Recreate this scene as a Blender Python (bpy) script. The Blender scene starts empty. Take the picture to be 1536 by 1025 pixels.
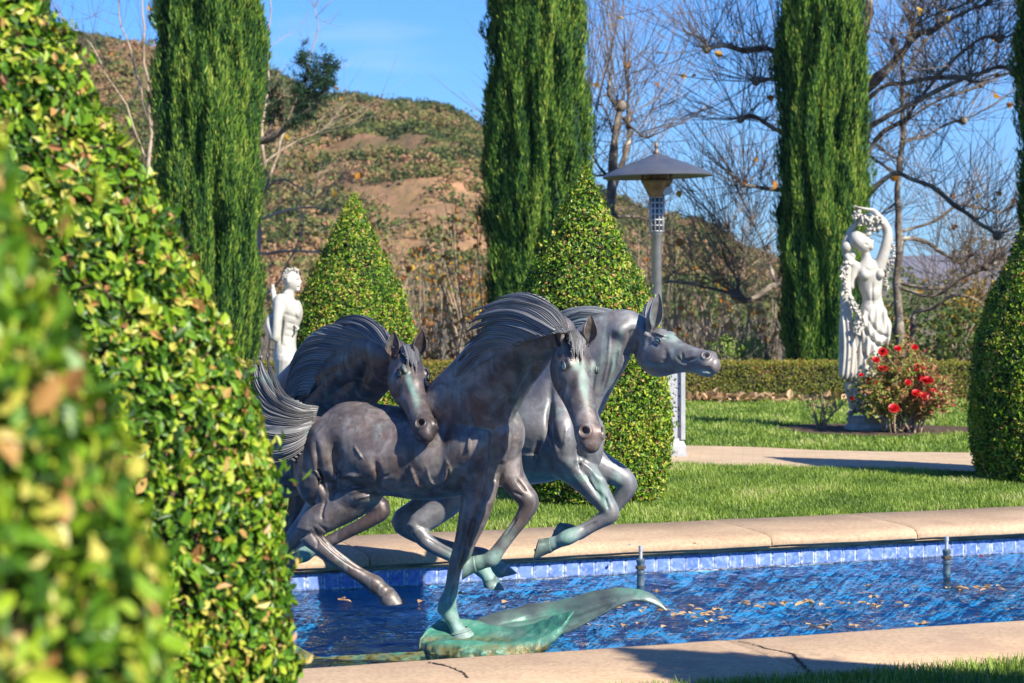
import bpy, math, random
import numpy as np
from mathutils import Vector, Matrix
R = math.radians
C = bpy.context.scene.collection
rng = np.random.default_rng(7)
random.seed(7)
CAMZ, F, HX, HY = 1.83, 3000.0, 768.0, 430.0
G = 0.2                                  # ground level above the water

DM = [10.45, 1.0]                        # depth centre and scale, set while one sculpture is being laid out
def P(px, py, d):                        # a photograph pixel at distance d -> a point of the place
    d = DM[0]+(d-DM[0])*DM[1]
    return np.array(((px-HX)/F*d, d, CAMZ-(py-HY)/F*d))

# ------------------------------------------------------------------ scene, camera, light
sc = bpy.context.scene
cam_d = bpy.data.cameras.new("camera"); cam = bpy.data.objects.new("camera", cam_d); C.objects.link(cam)
cam.location = (0, 0, CAMZ); cam.rotation_euler = (R(90), 0, 0)
cam_d.sensor_width = 36; cam_d.lens = 36*F/1536; cam_d.shift_y = -(512.5-HY)/1536
cam_d.clip_start = .1; cam_d.clip_end = 20000
cam_d.dof.use_dof = True; cam_d.dof.focus_distance = 10.3; cam_d.dof.aperture_fstop = 5.0
sc.camera = cam
sc.view_settings.view_transform = 'Standard'; sc.view_settings.look = 'None'
sc.view_settings.exposure = EXPOSURE = 0.92
sc.view_settings.gamma = 1.0
sc.render.engine = 'CYCLES'
sc.cycles.use_denoising = True
sc.cycles.max_bounces = 8; sc.cycles.transparent_max_bounces = 16
sc.cycles.caustics_reflective = False; sc.cycles.caustics_refractive = False

SUN_EL = R(40); sx, sy = .695, -.719
sun_dir = Vector((sx*math.cos(SUN_EL), sy*math.cos(SUN_EL), math.sin(SUN_EL)))
sd = bpy.data.lights.new("sun", 'SUN'); sd.energy = 5.0; sd.angle = R(.53); sd.color = (1, .93, .80)
so = bpy.data.objects.new("sun", sd); C.objects.link(so); so.rotation_euler = sun_dir.to_track_quat('Z', 'Y').to_euler()
so.location = (20, -10, 30)
w = bpy.data.worlds.new("World"); sc.world = w; w.use_nodes = True
nt = w.node_tree; bg = nt.nodes["Background"]
sky = nt.nodes.new("ShaderNodeTexSky"); sky.sky_type = 'NISHITA'; sky.sun_disc = False
sky.sun_elevation = SUN_EL; sky.sun_rotation = math.atan2(sx, sy)
sky.altitude = 300; sky.air_density = 1.0; sky.dust_density = .05; sky.ozone_density = 4.0
hs = nt.nodes.new("ShaderNodeHueSaturation"); hs.inputs['Saturation'].default_value = 1.15
nt.links.new(sky.outputs[0], hs.inputs['Color'])
# thin clouds low in the sky
tc = nt.nodes.new("ShaderNodeTexCoord"); mp = nt.nodes.new("ShaderNodeMapping"); mp.inputs['Scale'].default_value = (4, 4, 22)
ns = nt.nodes.new("ShaderNodeTexNoise"); ns.inputs['Scale'].default_value = 1.6; ns.inputs['Detail'].default_value = 6
cr = nt.nodes.new("ShaderNodeValToRGB"); cr.color_ramp.elements[0].position = .60; cr.color_ramp.elements[1].position = .8
cr.color_ramp.elements[1].color = (.35, .35, .35, 1)
mx = nt.nodes.new("ShaderNodeMix"); mx.data_type = 'RGBA'; mx.inputs[7].default_value = (4.2, 5.0, 6.2, 1)
nt.links.new(tc.outputs['Generated'], mp.inputs[0]); nt.links.new(mp.outputs[0], ns.inputs[0]); nt.links.new(ns.outputs[0], cr.inputs[0])
nt.links.new(cr.outputs[0], mx.inputs[0]); tn = nt.nodes.new('ShaderNodeMix'); tn.data_type = 'RGBA'; tn.blend_type = 'MULTIPLY'; tn.inputs[0].default_value = 1; tn.inputs[7].default_value = (.31, .62, 1.0, 1); nt.links.new(hs.outputs[0], tn.inputs[6]); nt.links.new(tn.outputs[2], mx.inputs[6]); nt.links.new(mx.outputs[2], bg.inputs[0])
bg.inputs[1].default_value = .105

# ------------------------------------------------------------------ materials
class M:
    """small node-building helper"""
    def __init__(s, name, rough=.6, metal=0, spec=.5):
        s.m = bpy.data.materials.new(name); s.m.use_nodes = True; s.n = s.m.node_tree.nodes; s.l = s.m.node_tree.links
        s.p = s.n["Principled BSDF"]; s.out = s.n["Material Output"]
        s.set('Roughness', rough); s.set('Metallic', metal); s.set('Specular IOR Level', spec)
    def set(s, k, v):
        if isinstance(v, tuple) and len(v) == 3: v = (*v, 1)
        s.p.inputs[k].default_value = v; return s
    def link(s, a, b): s.l.new(a, b)
    def coord(s, scale=(1, 1, 1), kind='Object', rot=(0, 0, 0)):
        t = s.n.new("ShaderNodeTexCoord"); m = s.n.new("ShaderNodeMapping"); m.inputs['Scale'].default_value = scale; m.inputs['Rotation'].default_value = rot
        s.link(t.outputs[kind], m.inputs[0]); return m.outputs[0]
    def noise(s, scale, detail=4, co=None, rough=.55, dist=0):
        t = s.n.new("ShaderNodeTexNoise"); t.inputs['Scale'].default_value = scale; t.inputs['Detail'].default_value = detail
        t.inputs['Roughness'].default_value = rough; t.inputs['Distortion'].default_value = dist
        s.link(co if co is not None else s.coord(), t.inputs['Vector']); return t.outputs['Fac']
    def vor(s, scale, co=None, feat='F1', out='Distance'):
        t = s.n.new("ShaderNodeTexVoronoi"); t.feature = feat; t.inputs['Scale'].default_value = scale
        s.link(co if co is not None else s.coord(), t.inputs['Vector']); return t.outputs[out]
    def ramp(s, fac, stops, interp='LINEAR'):
        t = s.n.new("ShaderNodeValToRGB"); t.color_ramp.interpolation = interp; e = t.color_ramp.elements
        while len(e) < len(stops): e.new(.5)
        for i, (p, c) in enumerate(stops):
            e[i].position = p
            e[i].color = (*c, 1) if isinstance(c, tuple) else (c, c, c, 1)
        s.link(fac, t.inputs[0]); return t.outputs[0]
    def mix(s, fac, a, b, mode='MIX'):
        t = s.n.new("ShaderNodeMix"); t.data_type = 'RGBA'; t.blend_type = mode
        for i, v in ((0, fac), (6, a), (7, b)):
            if isinstance(v, (int, float)): t.inputs[i].default_value = v if i == 0 else (v, v, v, 1)
            elif isinstance(v, tuple): t.inputs[i].default_value = (*v, 1)
            else: s.link(v, t.inputs[i])
        return t.outputs[2]
    def math(s, op, a, b=0., clamp=False):
        t = s.n.new("ShaderNodeMath"); t.operation = op; t.use_clamp = clamp
        for i, v in ((0, a), (1, b)):
            if isinstance(v, (int, float)): t.inputs[i].default_value = v
            else: s.link(v, t.inputs[i])
        return t.outputs[0]
    def attr(s, name):
        t = s.n.new("ShaderNodeAttribute"); t.attribute_name = name; return t.outputs['Fac']
    def sep(s, co):
        t = s.n.new("ShaderNodeSeparateXYZ"); s.link(co, t.inputs[0]); return t.outputs
    def color(s, c): s.link(c, s.p.inputs['Base Color']) if not isinstance(c, tuple) else s.set('Base Color', c); return s
    def rough(s, c): s.link(c, s.p.inputs['Roughness']); return s
    def bump(s, h, strength=.5, dist=.01):
        t = s.n.new("ShaderNodeBump"); t.inputs['Strength'].default_value = strength; t.inputs['Distance'].default_value = dist
        s.link(h, t.inputs['Height']); s.link(t.outputs[0], s.p.inputs['Normal']); return s
    def translucent(s, colr, amt=.3):
        t = s.n.new("ShaderNodeBsdfTranslucent"); mxs = s.n.new("ShaderNodeMixShader"); mxs.inputs[0].default_value = amt
        s.link(colr, t.inputs[0]); s.link(s.p.outputs[0], mxs.inputs[1]); s.link(t.outputs[0], mxs.inputs[2]); s.link(mxs.outputs[0], s.out.inputs[0]); return s

def leaf_mat(name, stops, rough=.4, trans=.3, spec=.5, attr='rnd'):
    m = M(name, rough, 0, spec); c = m.ramp(m.attr(attr), stops); m.color(c)
    if trans: m.translucent(c, trans)
    return m.m

# ------------------------------------------------------------------ mesh helpers
def np_mesh(name, V, Fc, rnd=None, smooth=False):
    V = np.asarray(V, np.float32).reshape(-1, 3); Fc = np.asarray(Fc, np.int32); k = Fc.shape[1]
    me = bpy.data.meshes.new(name); me.vertices.add(len(V)); me.vertices.foreach_set('co', V.ravel())
    me.loops.add(Fc.size); me.loops.foreach_set('vertex_index', Fc.ravel())
    me.polygons.add(len(Fc)); me.polygons.foreach_set('loop_start', np.arange(0, Fc.size, k, dtype=np.int32))
    me.update(calc_edges=True)
    me.polygons.foreach_set('use_smooth', np.full(len(Fc), smooth))
    if rnd is not None:
        a = me.attributes.new('rnd', 'FLOAT', 'FACE'); a.data.foreach_set('value', np.asarray(rnd, np.float32))
    return me

class MB:
    """collects polygons of any size into one mesh"""
    def __init__(s): s.v = []; s.f = []; s.mi = []; s.n = 0
    def add(s, V, Fs, mi=0):
        V = np.asarray(V, float).reshape(-1, 3); s.v.append(V)
        for f in Fs: s.f.append(tuple(int(i)+s.n for i in f)); s.mi.append(mi)
        s.n += len(V)
    def box(s, x0, x1, y0, y1, z0, z1, mi=0, rot=None, org=(0, 0, 0), bev=0):
        V = np.array([(x, y, z) for x in (x0, x1) for y in (y0, y1) for z in (z0, z1)], float)
        if rot is not None: V = V @ np.array(rot).T
        V = V+np.array(org)
        s.add(V, [(0, 1, 3, 2), (4, 6, 7, 5), (0, 4, 5, 1), (2, 3, 7, 6), (0, 2, 6, 4), (1, 5, 7, 3)], mi)
    def lathe(s, prof, c=(0, 0, 0), n=32, mi=0, tilt=None, closed=True):
        a = np.linspace(0, 2*np.pi, n, endpoint=False); V = []
        for r, z in prof:
            V.append(np.stack([r*np.cos(a), r*np.sin(a), np.full(n, z)], 1))
        V = np.concatenate(V)
        if tilt is not None: V = V @ np.array(tilt).T
        V = V+np.array(c); Fs = []
        for i in range(len(prof)-1):
            for j in range(n):
                k = (j+1) % n; Fs.append((i*n+j, i*n+k, (i+1)*n+k, (i+1)*n+j))
        if closed:
            Fs.append(tuple(range(n))[::-1]); Fs.append(tuple((len(prof)-1)*n+j for j in range(n)))
        s.add(V, Fs, mi)
    def tube(s, pts, rad, n=6, mi=0):
        V, Fs = tube_arrays(np.asarray(pts, float), np.broadcast_to(np.asarray(rad, float), (len(pts),)), n)
        s.add(V, Fs, mi)
    def build(s, name, mats, parent=None, smooth=True, offset=None, autosmooth=None):
        me = bpy.data.meshes.new(name); V = np.concatenate(s.v)
        if offset is not None: V = V-np.array(offset)
        me.from_pydata(V.tolist(), [], s.f); me.update()
        me.polygons.foreach_set('use_smooth', np.full(len(me.polygons), smooth)); me.polygons.foreach_set('material_index', s.mi)
        if autosmooth: me.set_sharp_from_angle(angle=R(autosmooth))
        return link(name, me, mats, parent)

def link(name, me, mats=None, parent=None):
    o = bpy.data.objects.new(name, me); C.objects.link(o)
    if mats is not None:
        for m in (mats if isinstance(mats, (list, tuple)) else [mats]): me.materials.append(m)
    if parent is not None: o.parent = parent
    return o

def tube_arrays(pts, rad, n=6):
    k = len(pts); T = np.gradient(pts, axis=0); T /= np.linalg.norm(T, axis=1, keepdims=True)+1e-9
    ref = np.array((0., 0, 1)) if abs(T[:, 2]).mean() < .8 else np.array((1., 0, 0))
    U = ref-(T @ ref)[:, None]*T; U /= np.linalg.norm(U, axis=1, keepdims=True)+1e-9; S = np.cross(T, U)
    a = np.linspace(0, 2*np.pi, n, endpoint=False)
    V = pts[:, None]+rad[:, None, None]*(np.cos(a)[None, :, None]*U[:, None]+np.sin(a)[None, :, None]*S[:, None])
    Fs = [(i*n+j, i*n+(j+1) % n, (i+1)*n+(j+1) % n, (i+1)*n+j) for i in range(k-1) for j in range(n)]
    Fs += [tuple(range(n))[::-1], tuple((k-1)*n+j for j in range(n))]
    return V.reshape(-1, 3), Fs

def tubes_np(lines, rads, n=3):
    """many tubes, quads only (open ends): lines (K,L,3), rads (K,L)"""
    K, L, _ = lines.shape; T = np.gradient(lines, axis=1); T /= np.linalg.norm(T, axis=2, keepdims=True)+1e-9
    ref = np.array((.31, .82, .2)); ref /= np.linalg.norm(ref)
    U = ref-(T @ ref)[..., None]*T; U /= np.linalg.norm(U, axis=2, keepdims=True)+1e-9; S = np.cross(T, U)
    a = np.linspace(0, 2*np.pi, n, endpoint=False)
    V = lines[:, :, None]+rads[:, :, None, None]*(np.cos(a)[:, None]*U[:, :, None]+np.sin(a)[:, None]*S[:, :, None])
    idx = np.arange(K*L*n).reshape(K, L, n); a0 = idx[:, :-1]; a1 = idx[:, 1:]
    Fq = np.stack([a0, np.roll(a0, -1, 2), np.roll(a1, -1, 2), a1], -1).reshape(-1, 4)
    return V.reshape(-1, 3), Fq

def catmull(rows, sub=5):
    A = np.asarray(rows, float); n = len(A)
    if n == 2: return np.array([A[0]+(A[1]-A[0])*t for t in np.linspace(0, 1, sub+1)])
    B = np.vstack([2*A[0]-A[1], A, 2*A[-1]-A[-2]]); out = []
    for i in range(n-1):
        p0, p1, p2, p3 = B[i:i+4]
        for t in np.arange(sub)/sub:
            out.append(.5*((2*p1)+(-p0+p2)*t+(2*p0-5*p1+4*p2-p3)*t*t+(-p0+3*p1-3*p2+p3)*t**3))
    out.append(A[-1]); return np.array(out)

def fbm(X, scale, seed=0, octv=4, aniso=(1, 1, 1)):
    """cheap smooth noise from rotated sinusoids, about -1..1"""
    r = np.random.default_rng(seed); X = np.asarray(X, float)*np.array(aniso); out = np.zeros(X.shape[:-1]); amp = 1.; tot = 0
    for o in range(octv):
        for _ in range(4):
            k = r.normal(size=X.shape[-1]); k /= np.linalg.norm(k)
            out += amp*.5*np.sin(X @ k*scale*6.283*r.uniform(.7, 1.3)+r.uniform(0, 6.28)+1.5*np.sin(X @ np.roll(k, 1)*scale*3.1+r.uniform(0, 6)))
        tot += amp; amp *= .55; scale *= 2.05
    return out/tot

def tag(o, label=None, cat=None, group=None, kind=None):
    for k, v in (('label', label), ('category', cat), ('group', group), ('kind', kind)):
        if v: o[k] = v
    return o
def thing(name, label, cat, loc=(0, 0, 0), rotz=0, group=None):
    o = bpy.data.objects.new(name, None); C.objects.link(o); o.location = loc; o.rotation_euler = (0, 0, rotz); o.empty_display_size = .1
    return tag(o, label, cat, group)
def copy_thing(root, loc, rotz=0, label=None, scale=None):
    r = root.copy(); C.objects.link(r); r.location = loc; r.rotation_euler = (0, 0, rotz)
    if label: r['label'] = label
    if scale: r.scale = scale
    for ch in list(root.children):
        c = ch.copy(); C.objects.link(c); c.parent = r
        for g in ch.children:
            d = g.copy(); C.objects.link(d); d.parent = c
    return r

def unit(v): v = np.asarray(v, float); return v/(np.linalg.norm(v, axis=-1, keepdims=True)+1e-9)

def leaves(pos, nrm, size, asp=.5, up=.4, tilt=.5, fold=.15, seed=1, sizevar=.35, down=False):
    """folded leaves (two quads each) lying roughly on surface normals nrm"""
    r = np.random.default_rng(seed); n = len(pos)
    N = unit(nrm+r.normal(size=(n, 3))*tilt)
    D = r.normal(size=(n, 3))+np.array((0, 0, -up*2 if down else up*2)); D = D-(D*N).sum(1, keepdims=True)*N; D = unit(D); S = np.cross(N, D)
    L = (size*(1+r.uniform(-sizevar, sizevar, n)))[:, None]; W = L*asp*.5*r.uniform(.8, 1.2, (n, 1)); h = W*fold*2
    b = pos; V = np.stack([b, b+D*L*.28+S*W*.9+N*h, b+D*L*.66+S*W*.8+N*h, b+D*L-N*L*.12, b+D*L*.66-S*W*.8+N*h, b+D*L*.28-S*W*.9+N*h], 1)
    i = np.arange(n)[:, None]*6
    Fq = np.concatenate([i+np.array([[0, 1, 2, 3]]), i+np.array([[0, 3, 4, 5]])], 1).reshape(-1, 4)
    return V.reshape(-1, 3), Fq
# ------------------------------------------------------------------ pool frame: a along the pool, b away from the camera
U = np.array((.9396, .3424, 0)); Nn = np.array((-.3424, .9396, 0)); O = np.array((.994, 12.857, 0)); BN = -3.467
def Q(a, b, z=0.): return O+U*a+Nn*b+np.array((0, 0, z))
ang = math.atan2(U[1], U[0])
A0, A1 = -7.5, 9.5; CW = .83

m_stone = M("cast_stone", .75, 0, .3)
co = m_stone.coord()
base = m_stone.ramp(m_stone.noise(1.3, 5, co), [(.3, (.42, .29, .18)), (.7, (.54, .39, .25))])
fine = m_stone.ramp(m_stone.noise(45, 4, co), [(.35, (.55, .52, .5)), (.58, (1, 1, 1))])
c1 = m_stone.mix(.5, base, fine, 'MULTIPLY')
stain = m_stone.ramp(m_stone.noise(2.2, 8, m_stone.coord((1, 1, 6)), .7), [(.50, (0, 0, 0)), (.68, (1, 1, 1))])
m_stone.color(m_stone.mix(m_stone.math('MULTIPLY', stain, .75), c1, (.33, .22, .15))); m_stone.bump(m_stone.noise(60, 5, co), .25, .004)
STONE = m_stone.m
ms2 = M("weathered_moulding", .8, 0, .3); co = ms2.coord()
ms2.color(ms2.mix(ms2.ramp(ms2.noise(4.5, 7, ms2.coord((1, 1, 14)), .7), [(.42, 0.), (.6, 1.)]), (.50, .34, .2), (.1, .075, .055))); ms2.bump(ms2.noise(40, 5, co), .4, .006)
MOULD = ms2.m
m = M("mortar", .9); m.color(m.ramp(m.noise(30, 4), [(.3, (.16, .11, .07)), (.7, (.42, .27, .16))])); m.bump(m.noise(50, 4), .6, .006); MORTAR = m.m

pool = thing('fountain_pool', 'long shallow blue-tiled pool edged with cream stone coping under the galloping horses', 'pool', (0, 0, 0))
prof = [(.83, .13), (.83, .19), (.81, .212), (.3, .216), (.03, .212), (-.025, .205), (-.06, .188), (-.078, .162), (-.074, .142), (-.05, .13)]
def coping(side, joints, z0=0.):
    edges = [A0]+joints+[A1]
    for i in range(len(edges)-1):
        a0, a1 = edges[i]+.004, edges[i+1]-.004
        mb = MB(); n = len(prof); V = []; st = max(3, int((a1-a0)/.12))
        aa = np.concatenate([[a0], np.linspace(a0+.012, a1-.012, st), [a1]])
        for ai, a in enumerate(aa):
            sh = .006 if ai in (0, len(aa)-1) else 0
            wob = .0035*math.sin(a*5+i)+.002*math.sin(a*17)
            for b, z in prof:
                bb = b+sh+wob*.6; V.append(Q(a, bb if side > 0 else BN-bb, z-sh+wob*.4))
        k = len(aa)
        Fs = [(i0*n+j, (i0+1)*n+j, (i0+1)*n+(j+1) % n, i0*n+(j+1) % n) for i0 in range(k-1) for j in range(n)]
        Fs += [tuple(range(n)), tuple(range((k-1)*n, k*n))[::-1]]
        mb.add(V, Fs); mb.build('coping_stone', STONE, pool, autosmooth=50)
def band(name, mat, pts, a0=A0, a1=A1):
    """extruded open profile: pts (b,z) in absolute pool coordinates"""
    mb = MB(); V = [Q(a, b, z) for a in np.linspace(a0, a1, 40) for b, z in pts]; n = len(pts)
    mb.add(V, [(i*n+j, (i+1)*n+j, (i+1)*n+j+1, i*n+j+1) for i in range(39) for j in range(n-1)]); return mb.build(name, mat, pool, smooth=False)
def crack(px_pts, z, w_=.006, seed=1):
    r = np.random.default_rng(seed); L = catmull(np.array([[(x-HX)/F*((CAMZ-z)/(y-HY)*F), (CAMZ-z)/(y-HY)*F] for x, y in px_pts]), 10); L = L+r.normal(size=L.shape)*.0035; T = np.gradient(L, axis=0); T /= np.linalg.norm(T, axis=1, keepdims=True); S = np.stack([-T[:, 1], T[:, 0]], 1)*(w_*r.uniform(.35, 1.3, (len(L), 1)))
    a = np.column_stack([L-S, np.full(len(L), z+.0012)]); b_ = np.column_stack([L+S, np.full(len(L), z+.0012)]); n = len(L); mb = MB(); mb.add(np.concatenate([a, b_]), [(i, n+i, n+i+1, i+1) for i in range(n-1)]); mb.build('crack', CRACK, pool)
m = M("dark_crack", .95); m.color((.045, .03, .02)); CRACK = m.m
crack([(1108, 962), (1128, 966), (1150, 973), (1172, 977), (1190, 981)], .2165); crack([(1190, 981), (1196, 990), (1206, 999), (1214, 1008)], .2165, .009, 2); crack([(640, 993), (665, 998), (690, 1007), (702, 1017)], .2165, .007, 3)
coping(1, [-6.2, -4.1, -2.0, .72, 1.81, 3.9, 5.8, 7.7])
coping(-1, [-5.6, -3.6, -1.28, .35, .98, 2.9, 4.9, 6.9])
band('mortar_bed', MORTAR, [(.80, .13), (.80, .205), (.0, .205), (-.045, .19), (-.062, .165), (-.05, .14)])
band('mortar_bed', MORTAR, [(BN-.80, .13), (BN-.80, .205), (BN, .205), (BN+.045, .19), (BN+.062, .165), (BN+.05, .14)])
mpr = [(.1, .1305), (-.052, .1305), (-.055, .124), (-.046, .119), (-.03, .118), (-.026, .112), (-.012, .108), (-.012, .1)]
band('moulding', MOULD, mpr); band('moulding', MOULD, [(BN-b, z) for b, z in mpr])

m = M("blue_glazed_tile", .12, 0, .6); r = m.attr('rnd')
blot = m.ramp(m.noise(26, 5, m.coord(), .65), [(.34, (.06, .13, .42)), (.52, (.13, .22, .53)), (.70, (.36, .45, .70))])
m.color(m.mix(m.math('MULTIPLY', r, .35), blot, (.30, .42, .78))); m.bump(m.noise(14, 3), .15, .004); TILE = m.m
m = M("lime_streaked_grout", .8); m.color(m.ramp(m.noise(30, 4), [(.35, (.06, .065, .08)), (.6, (.4, .42, .46))])); GROUT = m.m
m = M("lime_edge", .6); m.color(m.ramp(m.noise(34, 4), [(.40, (.13, .22, .52)), (.53, (.34, .43, .66)), (.66, (.70, .73, .79))])); LIME = m.m
m = M('cobalt_plaster', .5); m.color(m.ramp(m.noise(6, 5), [(.35, (.05, .33, .64)), (.65, (.09, .43, .74))])); COBALT = m.m
def tiles(side):
    V = []; Fs = []; rn = []; mi = []; w_ = .1045; g = .004; k = 0
    n = int((A1-A0)/w_)
    for i in range(n):
        for row in range(1):
            z1 = .0985-row*w_; z0 = z1-w_+g; a0 = A0+i*w_+g/2; a1 = a0+w_-g; e = .013 if row == 0 else .005; bb = -.006+rng.normal()*.0006
            lime = .0035 if row < 1 else 0
            for (aa, zz, b) in ((a0, z0, 0), (a1, z0, 0), (a1, z1, 0), (a0, z1, 0), (a0+e, z0+e, bb), (a1-e, z0+e, bb), (a1-e, z1-e, bb), (a0+e, z1-e, bb)):
                V.append(Q(aa, b-.002 if side > 0 else BN-(b-.002), zz))
            for f in ((4, 5, 6, 7), (0, 1, 5, 4), (1, 2, 6, 5), (2, 3, 7, 6), (3, 0, 4, 7)):
                Fs.append([k+q for q in f]); mi.append(2 if row > 0 else (0 if f[0] == 4 else 1)); rn.append(rng.random())
            k += 8
    me = np_mesh('tile_band', V, Fs, rn); o = link('tile_band', me, [TILE, LIME, COBALT], pool); me.polygons.foreach_set('material_index', mi)
tiles(1); tiles(-1)
band('grout_backing', GROUT, [(0, .12), (0, -.012)]); band('grout_backing', GROUT, [(BN, .12), (BN, -.012)]); band('plaster_wall', COBALT, [(0, -.012), (0, -.5)]); band('plaster_wall', COBALT, [(BN, -.012), (BN, -.5)])
m = M("pool_floor_tile", .35); co = m.coord((1, 1, 1), rot=(0, 0, -ang)); t = m.n.new("ShaderNodeTexBrick"); t.offset = 0
t.inputs['Scale'].default_value = 1; t.inputs['Brick Width'].default_value = .105; t.inputs['Row Height'].default_value = .105; t.inputs['Mortar Size'].default_value = .004
t.inputs['Color1'].default_value = (.07, .40, .70, 1); t.inputs['Color2'].default_value = (.08, .44, .74, 1); t.inputs['Mortar'].default_value = (.08, .42, .72, 1)
m.link(co, t.inputs[0]); leaf = m.ramp(m.noise(3.2, 8, m.coord(), .7), [(.575, 0.), (.63, 1.)])  # tan patches: sunken leaf litter, plus tan reflections put into the floor colour
m.color(m.mix(leaf, t.outputs[0], (.48, .31, .16))); FLOOR = m.m
mb = MB(); mb.add([Q(A0, 0.02, -.5), Q(A1, .02, -.5), Q(A1, BN-.02, -.5), Q(A0, BN-.02, -.5)], [(0, 1, 2, 3)]); mb.build('pool_floor', FLOOR, pool)
for a, s_ in ((A0, 1), (A1, -1)):
    mb = MB(); mb.add([Q(a, .02, -.5), Q(a, BN-.02, -.5), Q(a, BN-.02, .2), Q(a, .02, .2)], [(0, 1, 2, 3)]); mb.build('end_wall', FLOOR, pool)

# water: clear blue-tinted sheet with a rippled, mirror-like surface
m = M("water"); n = m.n; wco = m.coord((1, 1, 1), rot=(0, 0, 0))
w1 = m.noise(7, 3, m.coord((1, 1.0, 1)), .55, .6); w2 = m.noise(22, 3, m.coord((1, .8, 1)), .6, .4); w3 = m.noise(2.2, 2, wco)
calm = m.ramp(m.noise(.55, 2, m.coord((1, 1.6, 1))), [(.38, .25), (.62, 1.)])
hgt = m.math('ADD', m.math('MULTIPLY', w1, 1.), m.math('MULTIPLY', w2, .42)); hgt = m.math('ADD', hgt, m.math('MULTIPLY', w3, .9))
bp = n.new("ShaderNodeBump"); bp.inputs['Distance'].default_value = .045; m.link(calm, bp.inputs['Strength']); m.link(hgt, bp.inputs['Height'])
fr = n.new("ShaderNodeFresnel"); fr.inputs[0].default_value = 1.36; m.link(bp.outputs[0], fr.inputs[1])
gl = n.new("ShaderNodeBsdfGlossy"); gl.inputs['Roughness'].default_value = .015; m.link(bp.outputs[0], gl.inputs['Normal'])
tr = n.new("ShaderNodeBsdfTransparent"); tr.inputs[0].default_value = (.55, .84, .97, 1)
ms = n.new("ShaderNodeMixShader"); m.link(fr.outputs[0], ms.inputs[0]); m.link(tr.outputs[0], ms.inputs[1]); m.link(gl.outputs[0], ms.inputs[2]); m.link(ms.outputs[0], m.out.inputs[0])
WATER = m.m
ga = np.concatenate([[A0], np.arange(-3.2, 6.2, .02), [A1]]); gb = np.linspace(0, BN, 176); AA, BB = np.meshgrid(ga, gb, indexing='ij'); wp = O+U*AA[..., None]+Nn*BB[..., None]; wp[..., 2] = 0
amp = (.55+.6*np.clip(fbm(wp, .35, 61, 2), -.6, 1))*np.where((AA < -3.3) | (AA > 6.3), 0, 1); wp[..., 2] = (fbm(wp, 1.6, 62, 2, (.8, 1.2, 1))*.011+fbm(wp, 4.2, 63, 3, (.7, 1.4, 1))*.0062)*amp-.002
n0, n1 = AA.shape; ix = np.arange(n0*n1).reshape(n0, n1); tag(link('water', np_mesh('water', wp.reshape(-1, 3), np.stack([ix[:-1, :-1], ix[:-1, 1:], ix[1:, 1:], ix[1:, :-1]], -1).reshape(-1, 4), smooth=True), WATER), kind='structure')

# ground with the pool's hole
m = M("dry_earth", .95); m.color(m.ramp(m.noise(.6, 8), [(.3, (.085, .065, .035)), (.55, (.14, .11, .055)), (.75, (.2, .15, .08))])); m.bump(m.noise(9, 5), .5, .05); EARTH = m.m
far = 6000; hb = CW-.06
gz = .17
ring = [Q(A0, hb, gz), Q(A1, hb, gz), Q(A1, BN-hb, gz), Q(A0, BN-hb, gz)]
out = [Q(-far, far, gz), Q(far, far, gz), Q(far, -far, gz), Q(-far, -far, gz)]
mb = MB(); mb.add(ring+out, [(0, 1, 5, 4), (1, 2, 6, 5), (2, 3, 7, 6), (3, 0, 4, 7)]); tag(mb.build('ground', EARTH, smooth=False), kind='structure')
m = M("turf_soil", .95); m.color(m.ramp(m.noise(2.5, 6), [(.3, (.03, .055, .012)), (.7, (.06, .10, .022))])); TURF = m.m
mb = MB(); mb.add([Q(-14, CW+.002, G-.01), Q(15, CW+.002, G-.01), np.array((16, 29.2, G-.01)), np.array((-16, 29.2, G-.01))], [(0, 1, 2, 3)])
mb.add([Q(-4, BN-CW-.002, G-.01), Q(10, BN-CW-.002, G-.01), Q(10, BN-9, G-.01), Q(-4, BN-9, G-.01)], [(0, 1, 2, 3)])
tag(mb.build('lawn', TURF, smooth=False), kind='structure')

# curving paver path
m = M("clay_pavers", .85, 0, .3); t = m.n.new("ShaderNodeTexBrick"); co = m.coord(rot=(0, 0, .12)); m.link(co, t.inputs[0])
t.inputs['Scale'].default_value = 1; t.inputs['Brick Width'].default_value = .2; t.inputs['Row Height'].default_value = .1; t.inputs['Mortar Size'].default_value = .008
t.inputs['Color1'].default_value = (.47, .345, .22, 1); t.inputs['Color2'].default_value = (.56, .42, .28, 1); t.inputs['Mortar'].default_value = (.45, .335, .22, 1)
m.color(m.mix(.4, t.outputs[0], m.ramp(m.noise(1.5, 6), [(.3, .6), (.7, 1.)]), 'MULTIPLY')); m.bump(m.noise(60, 4), .3, .004); PAVER = m.m
near = [(-12, 20.5), (-6, 19.6), (-2, 18.9), (0, 18.5), (1.43, 18.3), (2.8, 17.95), (4.03, 17.6), (6, 17.0), (10, 15.5)]
farE = [(-12, 23.5), (-6, 22.3), (-2, 21.3), (0, 20.8), (1.6, 20.5), (2.4, 20.3), (3.17, 19.85), (4.45, 19.6), (6.5, 19.5), (12, 18.8)]
nA = catmull(near, 8); fA = catmull(farE, 8)
def path_near(x): return np.interp(x, nA[:, 0], nA[:, 1])
def path_far(x): return np.interp(x, fA[:, 0], fA[:, 1])
xs = np.linspace(-12, 10, 90); mb = MB(); V = [(x, path_near(x), G+.004) for x in xs]+[(x, path_far(x), G+.004) for x in xs]
mb.add(V, [(i, i+1, 90+i+1, 90+i) for i in range(89)]); tag(mb.build('path', PAVER, smooth=False), kind='structure')

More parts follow.
